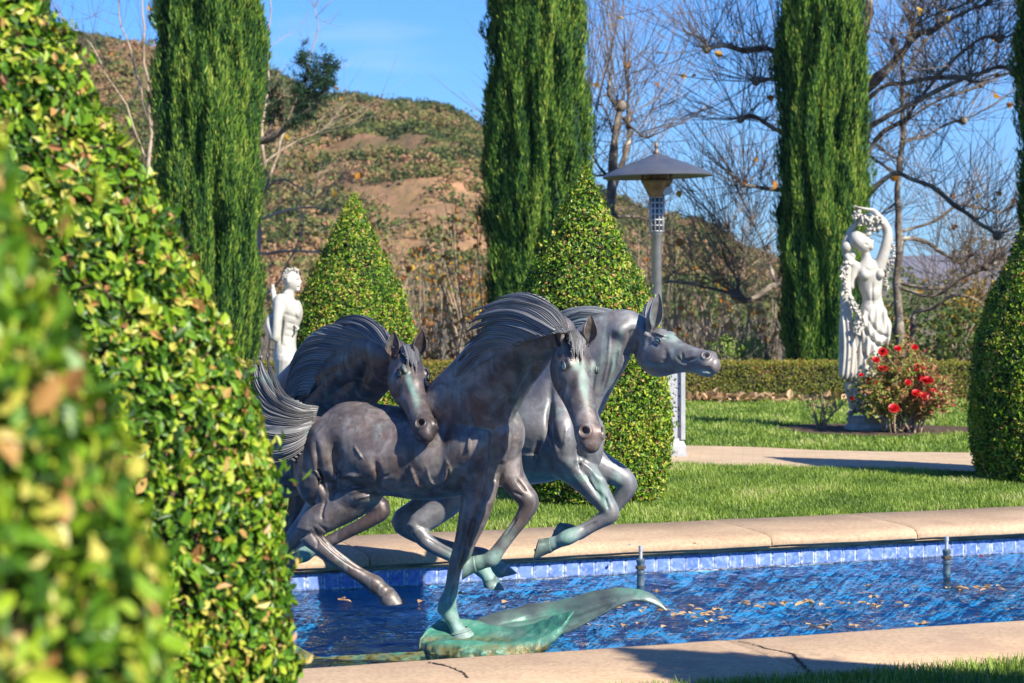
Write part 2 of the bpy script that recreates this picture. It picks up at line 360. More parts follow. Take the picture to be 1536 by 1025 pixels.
# planting bed at the statue's foot
m = M("mulch", .95); m.color(m.ramp(m.noise(25, 6), [(.3, (.03, .018, .01)), (.7, (.13, .075, .04))])); m.bump(m.noise(40, 4), 1, .03); MULCH = m.m
bedc = P(1310, 643, 22.7); a = np.linspace(0, 2*np.pi, 60, endpoint=False)
bedr = (1+.07*np.sin(3*a+1)+.04*np.sin(7*a))
bed = np.stack([bedc[0]+.05+1.15*bedr*np.cos(a), 22.75+.95*bedr*np.sin(a), np.full(60, G+.006)], 1)
mb = MB(); mb.add(bed, [tuple(range(60))]); tag(mb.build('planting_bed', MULCH, smooth=False), kind='structure')

# grass blades
m_gr = leaf_mat('grass_blade', [(0, (.10, .18, .02)), (.4, (.20, .32, .036)), (.75, (.34, .45, .065)), (.92, (.50, .55, .16)), (1, (.65, .58, .3))], .5, .35)
def grass(pts, h, wd, seed):
    r = np.random.default_rng(seed); n = len(pts); ang_ = r.uniform(0, 6.28, n); D = np.stack([np.cos(ang_), np.sin(ang_), np.zeros(n)], 1)
    S = np.stack([-np.sin(ang_), np.cos(ang_), np.zeros(n)], 1); patch = fbm(pts, .8, 3, 3)
    H = (h*r.uniform(.5, 1.25, n)*(1+.3*patch))[:, None]; L = H*r.uniform(.1, .8, (n, 1)); W = wd*r.uniform(.7, 1.2, (n, 1))/2; z = np.array((0, 0, 1.))
    V = np.stack([pts-S*W, pts+S*W, pts+S*W*.8+z*H*.6+D*L*.35, pts-S*W*.8+z*H*.6+D*L*.35, pts+S*W*.15+z*H+D*L, pts-S*W*.15+z*H+D*L], 1)
    i = np.arange(n)[:, None]*6; Fq = np.concatenate([i+np.array([[0, 1, 2, 3]]), i+np.array([[3, 2, 4, 5]])], 1).reshape(-1, 4)
    rn = np.clip(r.beta(2, 3, n)+patch*.34, 0, 1); return V.reshape(-1, 3), Fq, np.repeat(rn, 2)
def in_bed(p): 
    th = np.arctan2((p[:, 1]-22.75)/.95, (p[:, 0]-bedc[0]-.05)/1.15); rr = np.hypot((p[:, 1]-22.75)/.95, (p[:, 0]-bedc[0]-.05)/1.15)
    return rr < 1+.07*np.sin(3*th+1)+.04*np.sin(7*th)
def scatter(n, x0, x1, y0, y1): return np.stack([rng.uniform(x0, x1, n), rng.uniform(y0, y1, n), np.full(n, G-.01)], 1)
def view(p, m_=.3): return np.abs(p[:, 0]) < p[:, 1]*.256+m_
p = scatter(330000, -5.2, 5.2, 12, 18.7); b = (p-O) @ Nn; p = p[(b > CW+.005) & (p[:, 1] < path_near(p[:, 0])+.02+.03*np.sin(p[:, 0]*9)) & view(p)]
p2 = scatter(190000, -7.8, 7.8, 19, 29); p2 = p2[(p2[:, 1] > path_far(p2[:, 0])-.03) & (p2[:, 0] > -3.4) & ~in_bed(p2) & view(p2)]
p3 = scatter(60000, -.5, 3.2, 7, 9.6); b = (p3-O) @ Nn; p3 = p3[(b < BN-CW-.004) & (b > BN-CW-1.1)]
parts = [grass(p, .042, .006, 1), grass(p2, .045, .012, 2), grass(p3, .042, .005, 3)]
V = []; Fq = []; rn = []; k = 0
for v, f, r_ in parts: V.append(v); Fq.append(f+k); rn.append(r_); k += len(v)
tag(link('grass', np_mesh('grass', np.concatenate(V), np.concatenate(Fq), np.concatenate(rn)), m_gr), 'short green lawn grass on both sides of the paver path', 'grass', kind='stuff')

# ------------------------------------------------------------------ hillside
rid = np.array([(-1500, 150), (-800, 100), (-200, 55), (60, 50), (120, 62), (230, 82), (330, 108), (400, 128), (440, 148), (470, 163), (540, 160), (600, 170), (650, 172), (700, 192), (728, 210), (800, 252),
                (900, 300), (960, 322), (1000, 332), (1060, 345), (1110, 378), (1165, 396), (1230, 440), (1330, 500), (1500, 535), (2400, 545)], float)
def hill(px, t):
    """t 0 foot .. 1 ridge .. 1.6 behind"""
    d0 = 95.; d1 = 205+25*np.sin(px/310.); d = d0+(d1-d0)*t
    top = (CAMZ-(np.interp(px, rid[:, 0], rid[:, 1])-HY)/F*d1)
    X = (px-HX)/F*d; s = np.where(t < 1, 1-(1-np.clip(t, 0, 1))**1.5, 1-(np.clip(t-1, 0, 1))**1.6*1.2)
    pos = np.stack([X, d, np.zeros_like(X)], -1)
    n1 = fbm(pos, .022, 11, 3, (1, .35, 1))*2.6; n2 = fbm(pos, .1, 12, 3)*.9; env = np.clip(t*4, 0, 1)*np.clip(np.abs(t-1)*4, .06, 1)
    z = -1+(top+1)*s+(n1+n2)*env*np.clip(top/12, .15, 1)
    return np.stack([X, d, z], -1)
gx = np.linspace(-1500, 2400, 300); gt = np.concatenate([np.linspace(0, 1, 60), np.linspace(1.03, 1.7, 12)])
PX, TT = np.meshgrid(gx, gt, indexing='ij'); H = hill(PX, TT); n0, n1 = PX.shape
idx = np.arange(n0*n1).reshape(n0, n1); Fq = np.stack([idx[:-1, :-1], idx[1:, :-1], idx[1:, 1:], idx[:-1, 1:]], -1).reshape(-1, 4)
m = M("hillside_soil", .95, 0, .2); co = m.coord()
g1 = m.ramp(m.noise(.09, 8, co, .65), [(.36, (.12, .085, .045)), (.52, (.24, .14, .075)), (.64, (.40, .22, .12)), (.75, (.54, .33, .2))])
g2 = m.mix(m.ramp(m.noise(.5, 5, co), [(.4, 0.), (.65, .7)]), g1, (.09, .085, .03)); m.color(g2); m.bump(m.noise(.8, 6, co), .8, .5); SOIL = m.m
tag(link('hillside', np_mesh('hillside', H.reshape(-1, 3), Fq, smooth=True), SOIL), kind='structure')
# chaparral scrub on it
nb = 19000; bpx = rng.uniform(-150, 1450, nb); bt = rng.random(nb)**.8; bp_ = hill(bpx, bt); den = fbm(bp_, .035, 21, 3)
keep = (den*1.5+rng.uniform(-.5, .5, nb) > -1.15); bpx, bt, bp_ = bpx[keep], bt[keep], bp_[keep]; nb = len(bp_)
sz = rng.uniform(.4, .95, nb)*(1+.8*(rng.random(nb) > .86)); K = 34
dirs = unit(rng.normal(size=(nb, K, 3))); dirs[..., 2] = np.abs(dirs[..., 2])*.9
rad = rng.uniform(.65, 1.08, (nb, K, 1)); lp = bp_[:, None]+dirs*rad*sz[:, None, None]*np.array((1, 1, .75)); 
V, Fq = leaves(lp.reshape(-1, 3), dirs.reshape(-1, 3), .27, .75, .1, .6, .2, 5)
tone = np.clip(rng.beta(1.2, 1.2, nb)+fbm(bp_, .03, 31, 2)*.3, 0, 1)
rn = np.repeat(np.clip(np.repeat(tone, K)+rng.normal(size=nb*K)*.07, 0, 1), 2)
CHAP = leaf_mat('chaparral_leaf', [(0, (.04, .06, .022)), (.3, (.085, .12, .035)), (.55, (.19, .205, .055)), (.75, (.28, .20, .085)), (1, (.38, .22, .12))], .7, .15, .2)
tag(link('scrub', np_mesh('scrub', V, Fq, rn), CHAP), 'olive and brown chaparral scrub covering the dry hillside', 'scrub', kind='stuff')

# distant mountain range and valley
mpx = np.linspace(-2500, 4200, 220); mt = np.linspace(0, 1, 24)
ridm = np.interp(mpx, [-2500, 0, 900, 1150, 1240, 1345, 1420, 1480, 1536, 1700, 2500, 4200], [300, 330, 360, 392, 398, 386, 383, 378, 372, 350, 330, 300])
MX, MT = np.meshgrid(mpx, mt, indexing='ij'); d = 2300+1300*MT
z = (CAMZ-(ridm[:, None]-HY)/F*3600)*(MT**.9)-14*(1-MT)+0*MX
posm = np.stack([(MX-HX)/F*d, d, np.zeros_like(d)], -1); z = z+(fbm(posm, .0022, 41, 5, (1, .5, 1))*16)*np.clip(MT*3, 0, 1)*np.clip(1.15-MT, .15, 1)
posm[..., 2] = z; n0, n1 = d.shape; idx = np.arange(n0*n1).reshape(n0, n1)
Fq = np.stack([idx[:-1, :-1], idx[1:, :-1], idx[1:, 1:], idx[:-1, 1:]], -1).reshape(-1, 4)
m = M("mountain_scrub", .95, 0, .1); m.color(m.ramp(m.noise(.02, 8, m.coord(), .7), [(.3, (.10, .085, .06)), (.55, (.19, .15, .11)), (.75, (.33, .26, .2))])); m.bump(m.noise(.02, 8), 1, 12)
tag(link('mountains', np_mesh('mountains', posm.reshape(-1, 3), Fq, smooth=True), m.m), kind='structure')

# far air
m = M("air"); m.n.remove(m.p); v = m.n.new("ShaderNodeVolumePrincipled"); v.inputs['Color'].default_value = (.62, .72, 1, 1); v.inputs['Density'].default_value = .00016; v.inputs['Anisotropy'].default_value = .2; m.link(v.outputs[0], m.out.inputs['Volume'])
mb = MB(); mb.box(-6500, 6500, -40, 4200, -40, 230); tag(mb.build('haze', m.m, smooth=False), kind='stuff')
sc.cycles.volume_bounces = 0
# ------------------------------------------------------------------ clipped cone shrubs
CU = np.array([(0, 0), (.2, .095), (.66, .32), (1.02, .49), (1.4, .60), (1.9, .65), (2.25, .64), (2.5, .58)])
HC = 2.55
def cone_r(z): return np.interp(HC-z, CU[:, 0], CU[:, 1])
LEAFC = [(0, (.012, .035, .006)), (.25, (.03, .085, .010)), (.50, (.085, .21, .014)), (.72, (.22, .37, .018)), (.90, (.44, .52, .04)), (.94, (.56, .38, .12)), (.97, (.50, .24, .08)), (1, (.28, .12, .06))]
m_leaf = M('privet_leaf', .42, 0, .4); cc = m_leaf.ramp(m_leaf.attr('rnd'), LEAFC); m_leaf.color(cc); m_leaf.translucent(cc, .25); PRIVET = m_leaf.m
m = M('shrub_twig', .9); m.color(m.ramp(m.noise(30, 4), [(.3, (.03, .022, .012)), (.7, (.11, .075, .045))])); TWIG = m.m
def shrub_pts(n, seed, out=.0, dep=.05):
    r = np.random.default_rng(seed); z = r.uniform(.03, HC, n*3); k = r.random(n*3) < (cone_r(z)+.02)/.68; z = z[k][:n]; th = r.uniform(0, 6.2832, len(z))
    N = np.stack([np.cos(th), np.sin(th), np.full(len(z), .32)*(z > .8)], 1); N = unit(N)
    p = np.stack([cone_r(z)*np.cos(th), cone_r(z)*np.sin(th), z], 1); lump = fbm(p, 2.2, seed+5, 3)*.014+fbm(p, 7, seed+6, 2)*.012
    dpt = -r.beta(1, 2.2, len(z))*dep+out; p = p+N*(lump+dpt)[:, None]; return p, N, dpt, r
def make_cone(seed, n, size, label, twigs=0):
    t = thing('cone_topiary', label, 'topiary', group='clipped cone shrubs around the pool')
    p, N, dpt, r = shrub_pts(n, seed, .018, .10)
    size = size*r.uniform(.55, 1.35, len(p)); V, Fq = leaves(p, N, size, .54, .25, .62, .14, seed)
    if seed == 11: V[:, 0] -= .085*np.clip((V[:, 2]-1.3)/1.25, 0, 1)
    clump = fbm(p, 2.6, seed+9, 3); rn = np.clip(r.beta(1.7, 2.0, len(p))+.2*clump+dpt*3.0+.12, 0, .92); b = r.random(len(p)); rn = np.where(b > .945, r.uniform(.94, 1, len(p)), rn)  # deeper leaves coloured darker, painting in the shade between leaves
    link('foliage', np_mesh('foliage', V, Fq, np.repeat(rn, 2)), PRIVET, t)
    # stray sprigs standing out of the clipped surface
    K = 420; q, Nq, _, r2 = shrub_pts(K, seed+40, .02, .02); K = len(q); dq = unit(Nq*.6+r2.normal(size=Nq.shape)*.35+np.array((0, 0, .8))); L5 = r2.uniform(.02, .075, K); pos = np.concatenate([q+dq*(L5*f_)[:, None] for f_ in (.3, .6, .85, 1.)]); V2, F2 = leaves(pos, np.tile(Nq, (4, 1)), size.mean()*1.05, .5, .9, .5, .15, seed+41); V2[:, 0] -= (.085*np.clip((V2[:, 2]-1.3)/1.25, 0, 1) if seed == 11 else 0); link('sprigs', np_mesh('sprigs', V2, F2, np.repeat(r2.uniform(.45, .97, len(pos)), 2)), PRIVET, t)
    # inner twiggy mass
    zz = np.linspace(.04, HC-.1, 40); th = np.linspace(0, 2*np.pi, 48, endpoint=False); Z, T = np.meshgrid(zz, th, indexing='ij'); rr = np.maximum(cone_r(Z)-.075, .01)
    q = np.stack([rr*np.cos(T)-(.085*np.clip((Z-1.3)/1.25, 0, 1) if seed == 11 else 0), rr*np.sin(T), Z], -1); q = q+np.stack([np.cos(T), np.sin(T), 0*T], -1)*(fbm(q, 4, seed, 2)*.02)[..., None]; mb = MB()
    mb.add(q.reshape(-1, 3), [(i*48+j, i*48+(j+1) % 48, (i+1)*48+(j+1) % 48, (i+1)*48+j) for i in range(39) for j in range(48)]+[tuple(39*48+j for j in range(48))])
    K = 1500; p, N, dpt, r = shrub_pts(K, seed+30, 0, .05); K = len(p); L = (N+r.normal(size=N.shape)*.5+np.array((0, 0, .5))); L = unit(L)*r.uniform(.04, .11, (K, 1))
    lines = np.stack([p-L, p, p+L*.35], 1); v, f = tubes_np(lines, np.tile(np.array((.003, .002, .001)), (K, 1)), 3); mb.add(v, f.tolist())
    mb.tube([(0, 0, -.05), (0, 0, .6), (0, 0, 1.5)], [.05, .04, .02], 10)
    mb.build('branches', TWIG, t); return t
big = make_cone(11, 82000, .031, 'tall cone-clipped shrub in sharp leaf, between the blurred shrub and the horses')
big.location = (-1.215, 5.0, G)
nearc = copy_thing(big, (-.94, 2.0, G), 2.1, 'blurred cone-clipped shrub nearest the viewer filling the lower left corner')
cb = make_cone(12, 72000, .027, 'cone-clipped shrub beside the patio heater, behind the two right-hand horses'); cb.location = ((877-HX)/F*15.35, 15.35, G)
copy_thing(cb, ((530-HX)/F*19.5, 19.5, G), 2.0, 'cone-clipped shrub standing just right of the white male statue')
copy_thing(cb, ((1574-HX)/F*16.9, 16.9, G), 4.0, 'shaded cone-clipped shrub cut off by the right edge beside the paver path')
copy_thing(cb, (3.95, 5.35, G), 1.0, 'larger cone-clipped shrub outside the picture on the near side of the pool', scale=(1.75, 1.75, 1.65))

# ------------------------------------------------------------------ columnar cypresses
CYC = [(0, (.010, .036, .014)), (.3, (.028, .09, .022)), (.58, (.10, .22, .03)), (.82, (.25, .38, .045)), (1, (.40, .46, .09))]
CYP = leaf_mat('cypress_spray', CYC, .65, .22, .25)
m = M('cypress_bark', .9); m.color(m.ramp(m.noise(12, 5, m.coord((1, 1, .2))), [(.3, (.05, .035, .022)), (.7, (.15, .11, .08))])); CBARK = m.m
def make_cypress(seed, Rr=.79, Hh=9.5, N=135000):
    t = thing('italian_cypress', 'x', 'cypress', group='columnar cypresses behind the low hedge'); r = np.random.default_rng(seed)
    z = r.uniform(0.02, Hh, N)**1.0; th = r.uniform(0, 6.2832, N)
    def rad(th, z):
        env = np.interp(z, [0, .25, 1.5, 5.5, 8, Hh-.6, Hh], [.78, .86, .97, 1.0, .85, .42, .02]) ; c = np.stack([np.cos(th), np.sin(th), z], -1)
        plume = np.abs(fbm(c*np.array((1, 1, .30)), .95, seed, 2)); pl2 = fbm(c*np.array((1, 1, .22)), 2.6, seed+1, 2); return Rr*env*(1.05-.34*plume+.16*pl2)
    rr = rad(th, z); C0 = np.stack([np.cos(th), np.sin(th), np.zeros(N)], 1); dpt = r.beta(1, 2.2, N)*.16
    p = C0*(rr-dpt)[:, None]; p[:, 2] = z
    # each spray: a narrow pointed blade growing upward, slightly outward
    L = r.uniform(.05, .15, (N, 1)); W = r.uniform(.005, .012, (N, 1)); D = unit(np.array((0, 0, 1.))+C0*r.uniform(0, .32, (N, 1))+r.normal(size=(N, 3))*.16)
    S = unit(np.cross(D, C0+r.normal(size=(N, 3))*.8)); Nr = np.cross(S, D)
    V = np.stack([p-S*W*.3, p+D*L*.35-S*W, p+D*L*.75-S*W*.7+Nr*.01, p+D*L+C0*.012, p+D*L*.75+S*W*.7+Nr*.01, p+D*L*.35+S*W], 1)
    i = np.arange(N)[:, None]*6; Fq = np.concatenate([i+np.array([[0, 1, 2, 3]]), i+np.array([[0, 3, 4, 5]])], 1).reshape(-1, 4)
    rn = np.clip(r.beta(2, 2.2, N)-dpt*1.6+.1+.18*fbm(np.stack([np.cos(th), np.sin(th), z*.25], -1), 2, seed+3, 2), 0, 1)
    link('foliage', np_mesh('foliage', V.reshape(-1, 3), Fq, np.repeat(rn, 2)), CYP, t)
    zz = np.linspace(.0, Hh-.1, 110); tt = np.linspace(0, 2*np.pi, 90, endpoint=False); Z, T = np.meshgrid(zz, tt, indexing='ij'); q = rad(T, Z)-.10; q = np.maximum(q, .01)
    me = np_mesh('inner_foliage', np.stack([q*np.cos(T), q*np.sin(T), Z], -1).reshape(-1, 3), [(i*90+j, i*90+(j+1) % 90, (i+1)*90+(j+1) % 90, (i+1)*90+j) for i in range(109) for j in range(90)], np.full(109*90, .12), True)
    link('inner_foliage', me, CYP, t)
    mb = MB(); mb.tube([(0, 0, -.2), (0, 0, 2), (0, 0, 6)], [.13, .1, .04], 10); mb.build('trunk', CBARK, t); return t
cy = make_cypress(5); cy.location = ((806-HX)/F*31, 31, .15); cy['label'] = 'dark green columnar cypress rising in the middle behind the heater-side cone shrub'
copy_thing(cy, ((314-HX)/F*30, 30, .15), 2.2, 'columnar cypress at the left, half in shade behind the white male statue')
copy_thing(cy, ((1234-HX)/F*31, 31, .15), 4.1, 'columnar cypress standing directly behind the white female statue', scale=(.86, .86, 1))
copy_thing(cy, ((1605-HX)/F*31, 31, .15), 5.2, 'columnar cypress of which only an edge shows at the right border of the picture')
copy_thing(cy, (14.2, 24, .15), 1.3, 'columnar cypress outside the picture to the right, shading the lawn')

# ------------------------------------------------------------------ low clipped hedge
def hedge(name, c0, c1, depth, h, n, seed, label):
    r = np.random.default_rng(seed); c0 = np.array((*c0, .17)); c1 = np.array((*c1, .17)); Lx = np.linalg.norm(c1-c0); u = (c1-c0)/Lx; nn = np.array((-u[1], u[0], 0))
    t = thing(name, label, 'hedge', tuple(c0))
    a = r.uniform(0, Lx, n); f = r.random(n); s = r.random(n)
    front = f < .5; p = np.where(front[:, None], u*a[:, None]+np.array((0, 0, 1))*(s*h)[:, None], u*a[:, None]+nn*(s*depth)[:, None]+np.array((0, 0, h)))
    N = np.where(front[:, None], -nn, np.array((0, 0, 1.))); p = p+N*(fbm(p, 1.6, seed, 3)*.025-r.random(n)*.05+.02)[:, None]
    V, Fq = leaves(p, N, .034, .55, .3, .7, .1, seed); rn = np.clip(r.beta(2, 2, n)+.22*fbm(p, .9, seed+1, 3)+np.where(front, 0, .1), 0, 1)
    link('foliage', np_mesh('foliage', V, Fq, np.repeat(rn, 2)), HEDGE, t)
    mb = MB(); q = .05; rot = np.stack([u, nn, (0, 0, 1)], 1); V = [(x, y, z) for x in (q, Lx-q) for y in (q, depth-q) for z in (0, h-q)]
    mb.add(np.array(V) @ rot.T, [(0, 1, 3, 2), (4, 6, 7, 5), (0, 4, 5, 1), (2, 3, 7, 6), (0, 2, 6, 4), (1, 5, 7, 3)]); mb.build('branches', TWIG, t, smooth=False)
HEDGE = leaf_mat('box_leaf', [(0, (.08, .12, .015)), (.4, (.20, .23, .025)), (.7, (.30, .29, .035)), (.88, (.38, .26, .06)), (1, (.34, .13, .045))], .5, .3, .4)
hedge('low_hedge', (-8, 28.6), (9.5, 28.9), .75, .55, 60000, 3, 'low clipped golden-green hedge running along the far edge of the lawn')
hedge('cross_hedge', (7.0, 27.9), (7.35, 24.0), .6, .48, 9000, 4, 'short shaded hedge turning toward the pool at the right end of the lawn')

# ------------------------------------------------------------------ bare trees
m = M('sycamore_bark', .85, 0, .3); co = m.coord()
b0 = m.ramp(m.noise(3.5, 5, co, .6), [(.38, (.09, .075, .06)), (.52, (.20, .165, .13)), (.66, (.46, .41, .34))]); m.color(b0); m.bump(m.noise(15, 5, co), .6, .02); SYC = m.m
m = M('twig_bark', .85, 0, .2); m.color(m.ramp(m.noise(3, 3), [(.35, (.13, .10, .08)), (.65, (.32, .25, .19))])); TWB = m.m
m = M('pale_twig_bark', .85, 0, .2); m.color(m.ramp(m.noise(2, 3), [(.35, (.26, .19, .125)), (.65, (.5, .40, .29))])); PTW = m.m
AUT = leaf_mat('autumn_leaf', [(0, (.45, .14, .02)), (.5, (.66, .30, .03)), (1, (.55, .38, .06))], .6, .4, .3)
def twig_lines(origins, dirs, lens, r, bend=.25, Lp=7, up=.35):
    n = len(origins); t = np.linspace(0, 1, Lp)[None, :, None]; d = unit(dirs); side = unit(r.normal(size=(n, 3)))
    return origins[:, None]+d[:, None]*lens[:, None, None]*t+side[:, None]*(lens[:, None, None]*bend*t*t*.5)+np.array((0, 0, 1.))*(lens[:, None, None]*up*.5*t*t)
def bare_tree(name, label, limbs, d, seed, knots, twig_n=13, tlen=1.6, leaf_n=12, mat=None, tmat=None, group=None, spread=1., trad=.008, leafsize=.13, tips=True):
    """limbs: list of [(px,py,dd,r_px), ...]; knots: extra points that sprout twigs"""
    r = np.random.default_rng(seed); base = P(limbs[0][0][0], limbs[0][0][1], d); base[2] = min(base[2], G)
    t = thing(name, label, 'bare tree', tuple(base), group=group); mb = MB(); ends = []; alllines = []; allr = []
    for L in limbs:
        pts = np.array([[*P(px, py, d+dd), rp*.56/F*(d+dd)] for px, py, dd, rp in L]); c = catmull(pts, 5)
        j = fbm(c[:, :3], .7, seed, 2)[:, None]*np.array((1, .6, 1))*.05; j[0] = 0; c[:, :3] += j
        k = fbm(c[:, :3], 2.5, seed+3, 2)*.18+1; mb.tube(c[:, :3], np.maximum(c[:, 3]*k, .006), 8)
        e = c[-1]; ends.append((e[:3], unit(c[-1, :3]-c[-3, :3]), e[3])); mid = c[len(c)//3::3]; 
        for q in mid: ends.append((q[:3], None, q[3]))
    kn = MB()
    for (e, dr, rr) in ends:
        if dr is not None and tips and rr > .02:                      # pollard knuckle
            a = np.linspace(0, np.pi, 7); prof_ = [(max(.002, rr*1.9*math.sin(x)), -rr*1.9*math.cos(x)) for x in a]; mb.lathe(prof_, e, 9)
        n = int(twig_n*1.05) if dr is not None else max(3, twig_n//3)
        dd = r.normal(size=(n, 3))*np.array((.8, .6, .55))*spread+np.array((0, 0, .75)); 
        if dr is not None: dd += dr*.7
        ln = tlen*r.uniform(.4, 1.15, n)*(1 if dr is not None else .75); l1 = twig_lines(np.tile(e, (n, 1)), dd, ln, r); alllines.append(l1); allr.append(np.linspace(1, .3, 7)[None]*trad*.85*r.uniform(.6, 1.2, (n, 1)))
        o2 = l1[:, 3]+(l1[:, 4]-l1[:, 3])*r.random((n, 1)); d2 = (l1[:, 4]-l1[:, 3])/ (np.linalg.norm(l1[:, 4]-l1[:, 3], axis=1, keepdims=True)+1e-6)+r.normal(size=(n, 3))*.55
        l2 = twig_lines(o2, d2, ln*.45, r); alllines.append(l2); allr.append(np.linspace(.7, .25, 7)[None]*trad*np.ones((n, 1)))
        o3 = l1[:, 2]; d3 = (l1[:, 4]-l1[:, 3])*6+r.normal(size=(n, 3))*.6; l3 = twig_lines(o3, d3, ln*.5, r); alllines.append(l3); allr.append(np.linspace(.7, .25, 7)[None]*trad*np.ones((n, 1)))
    mb.build('trunk', mat or SYC, t, offset=base)
    LN = np.concatenate(alllines); RD = np.concatenate(allr); v, f = tubes_np(LN-base, RD, 3)
    link('twigs', np_mesh('twigs', v, f, smooth=True), tmat or TWB, t)
    if leaf_n:
        q = LN[r.integers(0, len(LN), leaf_n), r.integers(2, 7, leaf_n)]-base; N = r.normal(size=(leaf_n, 3)); V, Fq = leaves(q, N, leafsize, .9, 0, .5, .25, seed, down=True)
        link('dry_leaves', np_mesh('dry_leaves', V, Fq, np.repeat(r.random(leaf_n), 2)), AUT, t)
    return t
# slender sycamore behind the heater
bare_tree('sycamore', 'bare sycamore with a mottled trunk rising just left of the patio heater', [
    [(922, 560, 0, 13), (922, 420, 0, 13), (918, 330, 0, 12), (917, 270, 0, 12), (921, 215, 0, 11), (930, 160, 0, 9)],
    [(917, 290, 0, 9), (938, 225, .2, 8), (944, 190, .4, 7), (941, 130, .4, 3), (936, 0, .5, 1.6), (934, -60, .5, 1)],
    [(930, 170, 0, 7), (916, 140, 0, 6), (914, 100, 0, 2.5), (911, 0, 0, 1.4)],
    [(918, 275, 0, 4.5), (900, 245, -.3, 3.5), (888, 225, -.5, 2.4), (883, 210, -.5, 2)],
    [(918, 262, 0, 4), (893, 262, .2, 3), (880, 256, .3, 2)], [(925, 235, 0, 4), (905, 170, .4, 2.5), (880, 150, .6, 2)],
    [(930, 175, 0, 5), (955, 195, .5, 3.5), (975, 205, .8, 2.5)], [(920, 320, 0, 5), (960, 330, .6, 3.5), (1000, 345, 1, 2.4)]], 35, 51, [], 15, 3.0, 16, trad=.010)
# low dark-limbed tree between heater and right cypress
bare_tree('sycamore', 'low bare tree with dark crooked limbs between patio heater and right-hand cypress', [
    [(1188, 560, 1, 16), (1187, 470, 1, 15), (1180, 425, .8, 13), (1165, 425, .4, 9), (1128, 447, 0, 8), (1105, 440, 0, 7)],
    [(1110, 442, 0, 6), (1105, 420, .2, 4.5), (1090, 400, .3, 3)], [(1106, 440, 0, 5), (1070, 428, 0, 3.5), (1040, 425, -.2, 4), (1000, 425, -.3, 3), (975, 430, -.4, 2)],
    [(1165, 425, .4, 6), (1150, 380, 1, 3), (1132, 330, 1, 2.2)], [(1105, 440, 0, 4), (1112, 390, .4, 2.6), (1095, 345, .5, 2)],
    [(1188, 440, 1, 8), (1180, 300, 1, 7), (1165, 285, 1, 6), (1135, 285, .8, 5.5), (1110, 280, .5, 5)]], 33, 52, [], 20, 2.0, 14, trad=.010)
# big pollarded sycamore whose trunk stands behind the right cypress
bare_tree('sycamore', 'large pollarded sycamore with pale knuckled limbs either side of the cypress behind the female statue', [
    [(1262, 560, .6, 24), (1270, 300, .6, 23), (1285, 100, .6, 20), (1302, 20, .6, 13), (1306, -60, .6, 10)],
    [(1275, 190, .6, 12), (1200, 110, .2, 10), (1168, 94, 0, 9), (1150, 78, -.2, 8), (1110, 74, -.4, 8), (1080, 68, -.4, 8), (1060, 74, -.4, 7)],
    [(1275, 200, .6, 8), (1200, 130, .2, 7), (1165, 120, 0, 6), (1132, 124, -.2, 7)],
    [(1275, 300, .6, 9), (1200, 215, .3, 7), (1165, 200, .2, 6), (1130, 178, .1, 6.5), (1108, 182, 0, 6)],
    [(1285, 150, .6, 11), (1320, 118, .2, 9), (1362, 68, 0, 7), (1375, 35, 0, 3), (1420, 15, -.2, 4), (1470, -5, -.3, 3)],
    [(1290, 200, .6, 9), (1330, 175, .2, 8), (1370, 155, 0, 7), (1430, 125, -.3, 6), (1490, 105, -.5, 5), (1518, 112, -.5, 7)],
    [(1290, 160, .6, 9), (1322, 132, .3, 7), (1352, 126, .2, 6), (1400, 118, .2, 6), (1438, 122, .1, 5), (1452, 128, .1, 3)],
    [(1290, 130, .6, 9), (1330, 100, .2, 7), (1380, 50, 0, 7), (1395, 48, 0, 8), (1440, 20, -.3, 5), (1480, 5, -.3, 4)],
    [(1285, 310, .6, 9), (1320, 275, .2, 8), (1350, 264, 0, 7), (1390, 278, -.2, 6), (1430, 305, -.4, 6), (1465, 330, -.5, 5), (1495, 355, -.5, 7)],
    [(1290, 250, .6, 8), (1322, 200, .3, 7), (1360, 178, .2, 6), (1372, 160, .2, 4), (1420, 100, 0, 5), (1470, 60, -.1, 5), (1500, 58, -.1, 7)]], 32.3, 53, [], 24, 2.1, 30, trad=.0095)
# dark-trunked sycamore right of the female statue
bare_tree('sycamore', 'tall dark-trunked bare sycamore standing right of the white female statue', [
    [(1350, 560, 0, 13), (1348, 480, 0, 12), (1347, 380, 0, 10), (1348, 280, 0, 8.5), (1352, 200, 0, 7), (1356, 100, 0, 5), (1362, 40, 0, 3)],
    [(1348, 265, 0, 5), (1310, 235, -.2, 4), (1300, 230, -.2, 3)], [(1348, 360, 0, 6), (1390, 368, .2, 6), (1425, 385, .2, 6), (1440, 392, .2, 11), (1452, 388, .2, 3)],
    [(1348, 350, 0, 4), (1400, 335, .3, 4), (1440, 310, .4, 4), (1500, 320, .4, 3)], [(1347, 430, 0, 5), (1400, 445, -.2, 5), (1440, 420, -.4, 4.5), (1480, 400, -.5, 6)],
    [(1347, 420, 0, 5), (1380, 432, 0, 5), (1420, 432, 0, 6), (1460, 410, .2, 3), (1490, 395, .2, 5)],
    [(1350, 215, 0, 4.5), (1385, 205, .2, 4), (1425, 185, .3, 3.5), (1445, 182, .3, 6)], [(1350, 300, 0, 3.5), (1310, 330, .2, 3), (1300, 350, .2, 2)],
    [(1350, 190, 0, 4), (1390, 160, -.2, 3.5), (1430, 140, -.3, 3), (1470, 130, -.3, 4)], [(1354, 120, 0, 3.5), (1385, 70, .3, 3), (1410, 30, .3, 4)],
    [(1349, 240, 0, 4), (1300, 215, .3, 3)]], 34.5, 54, [], 19, 1.7, 34, trad=.009, mat=None)
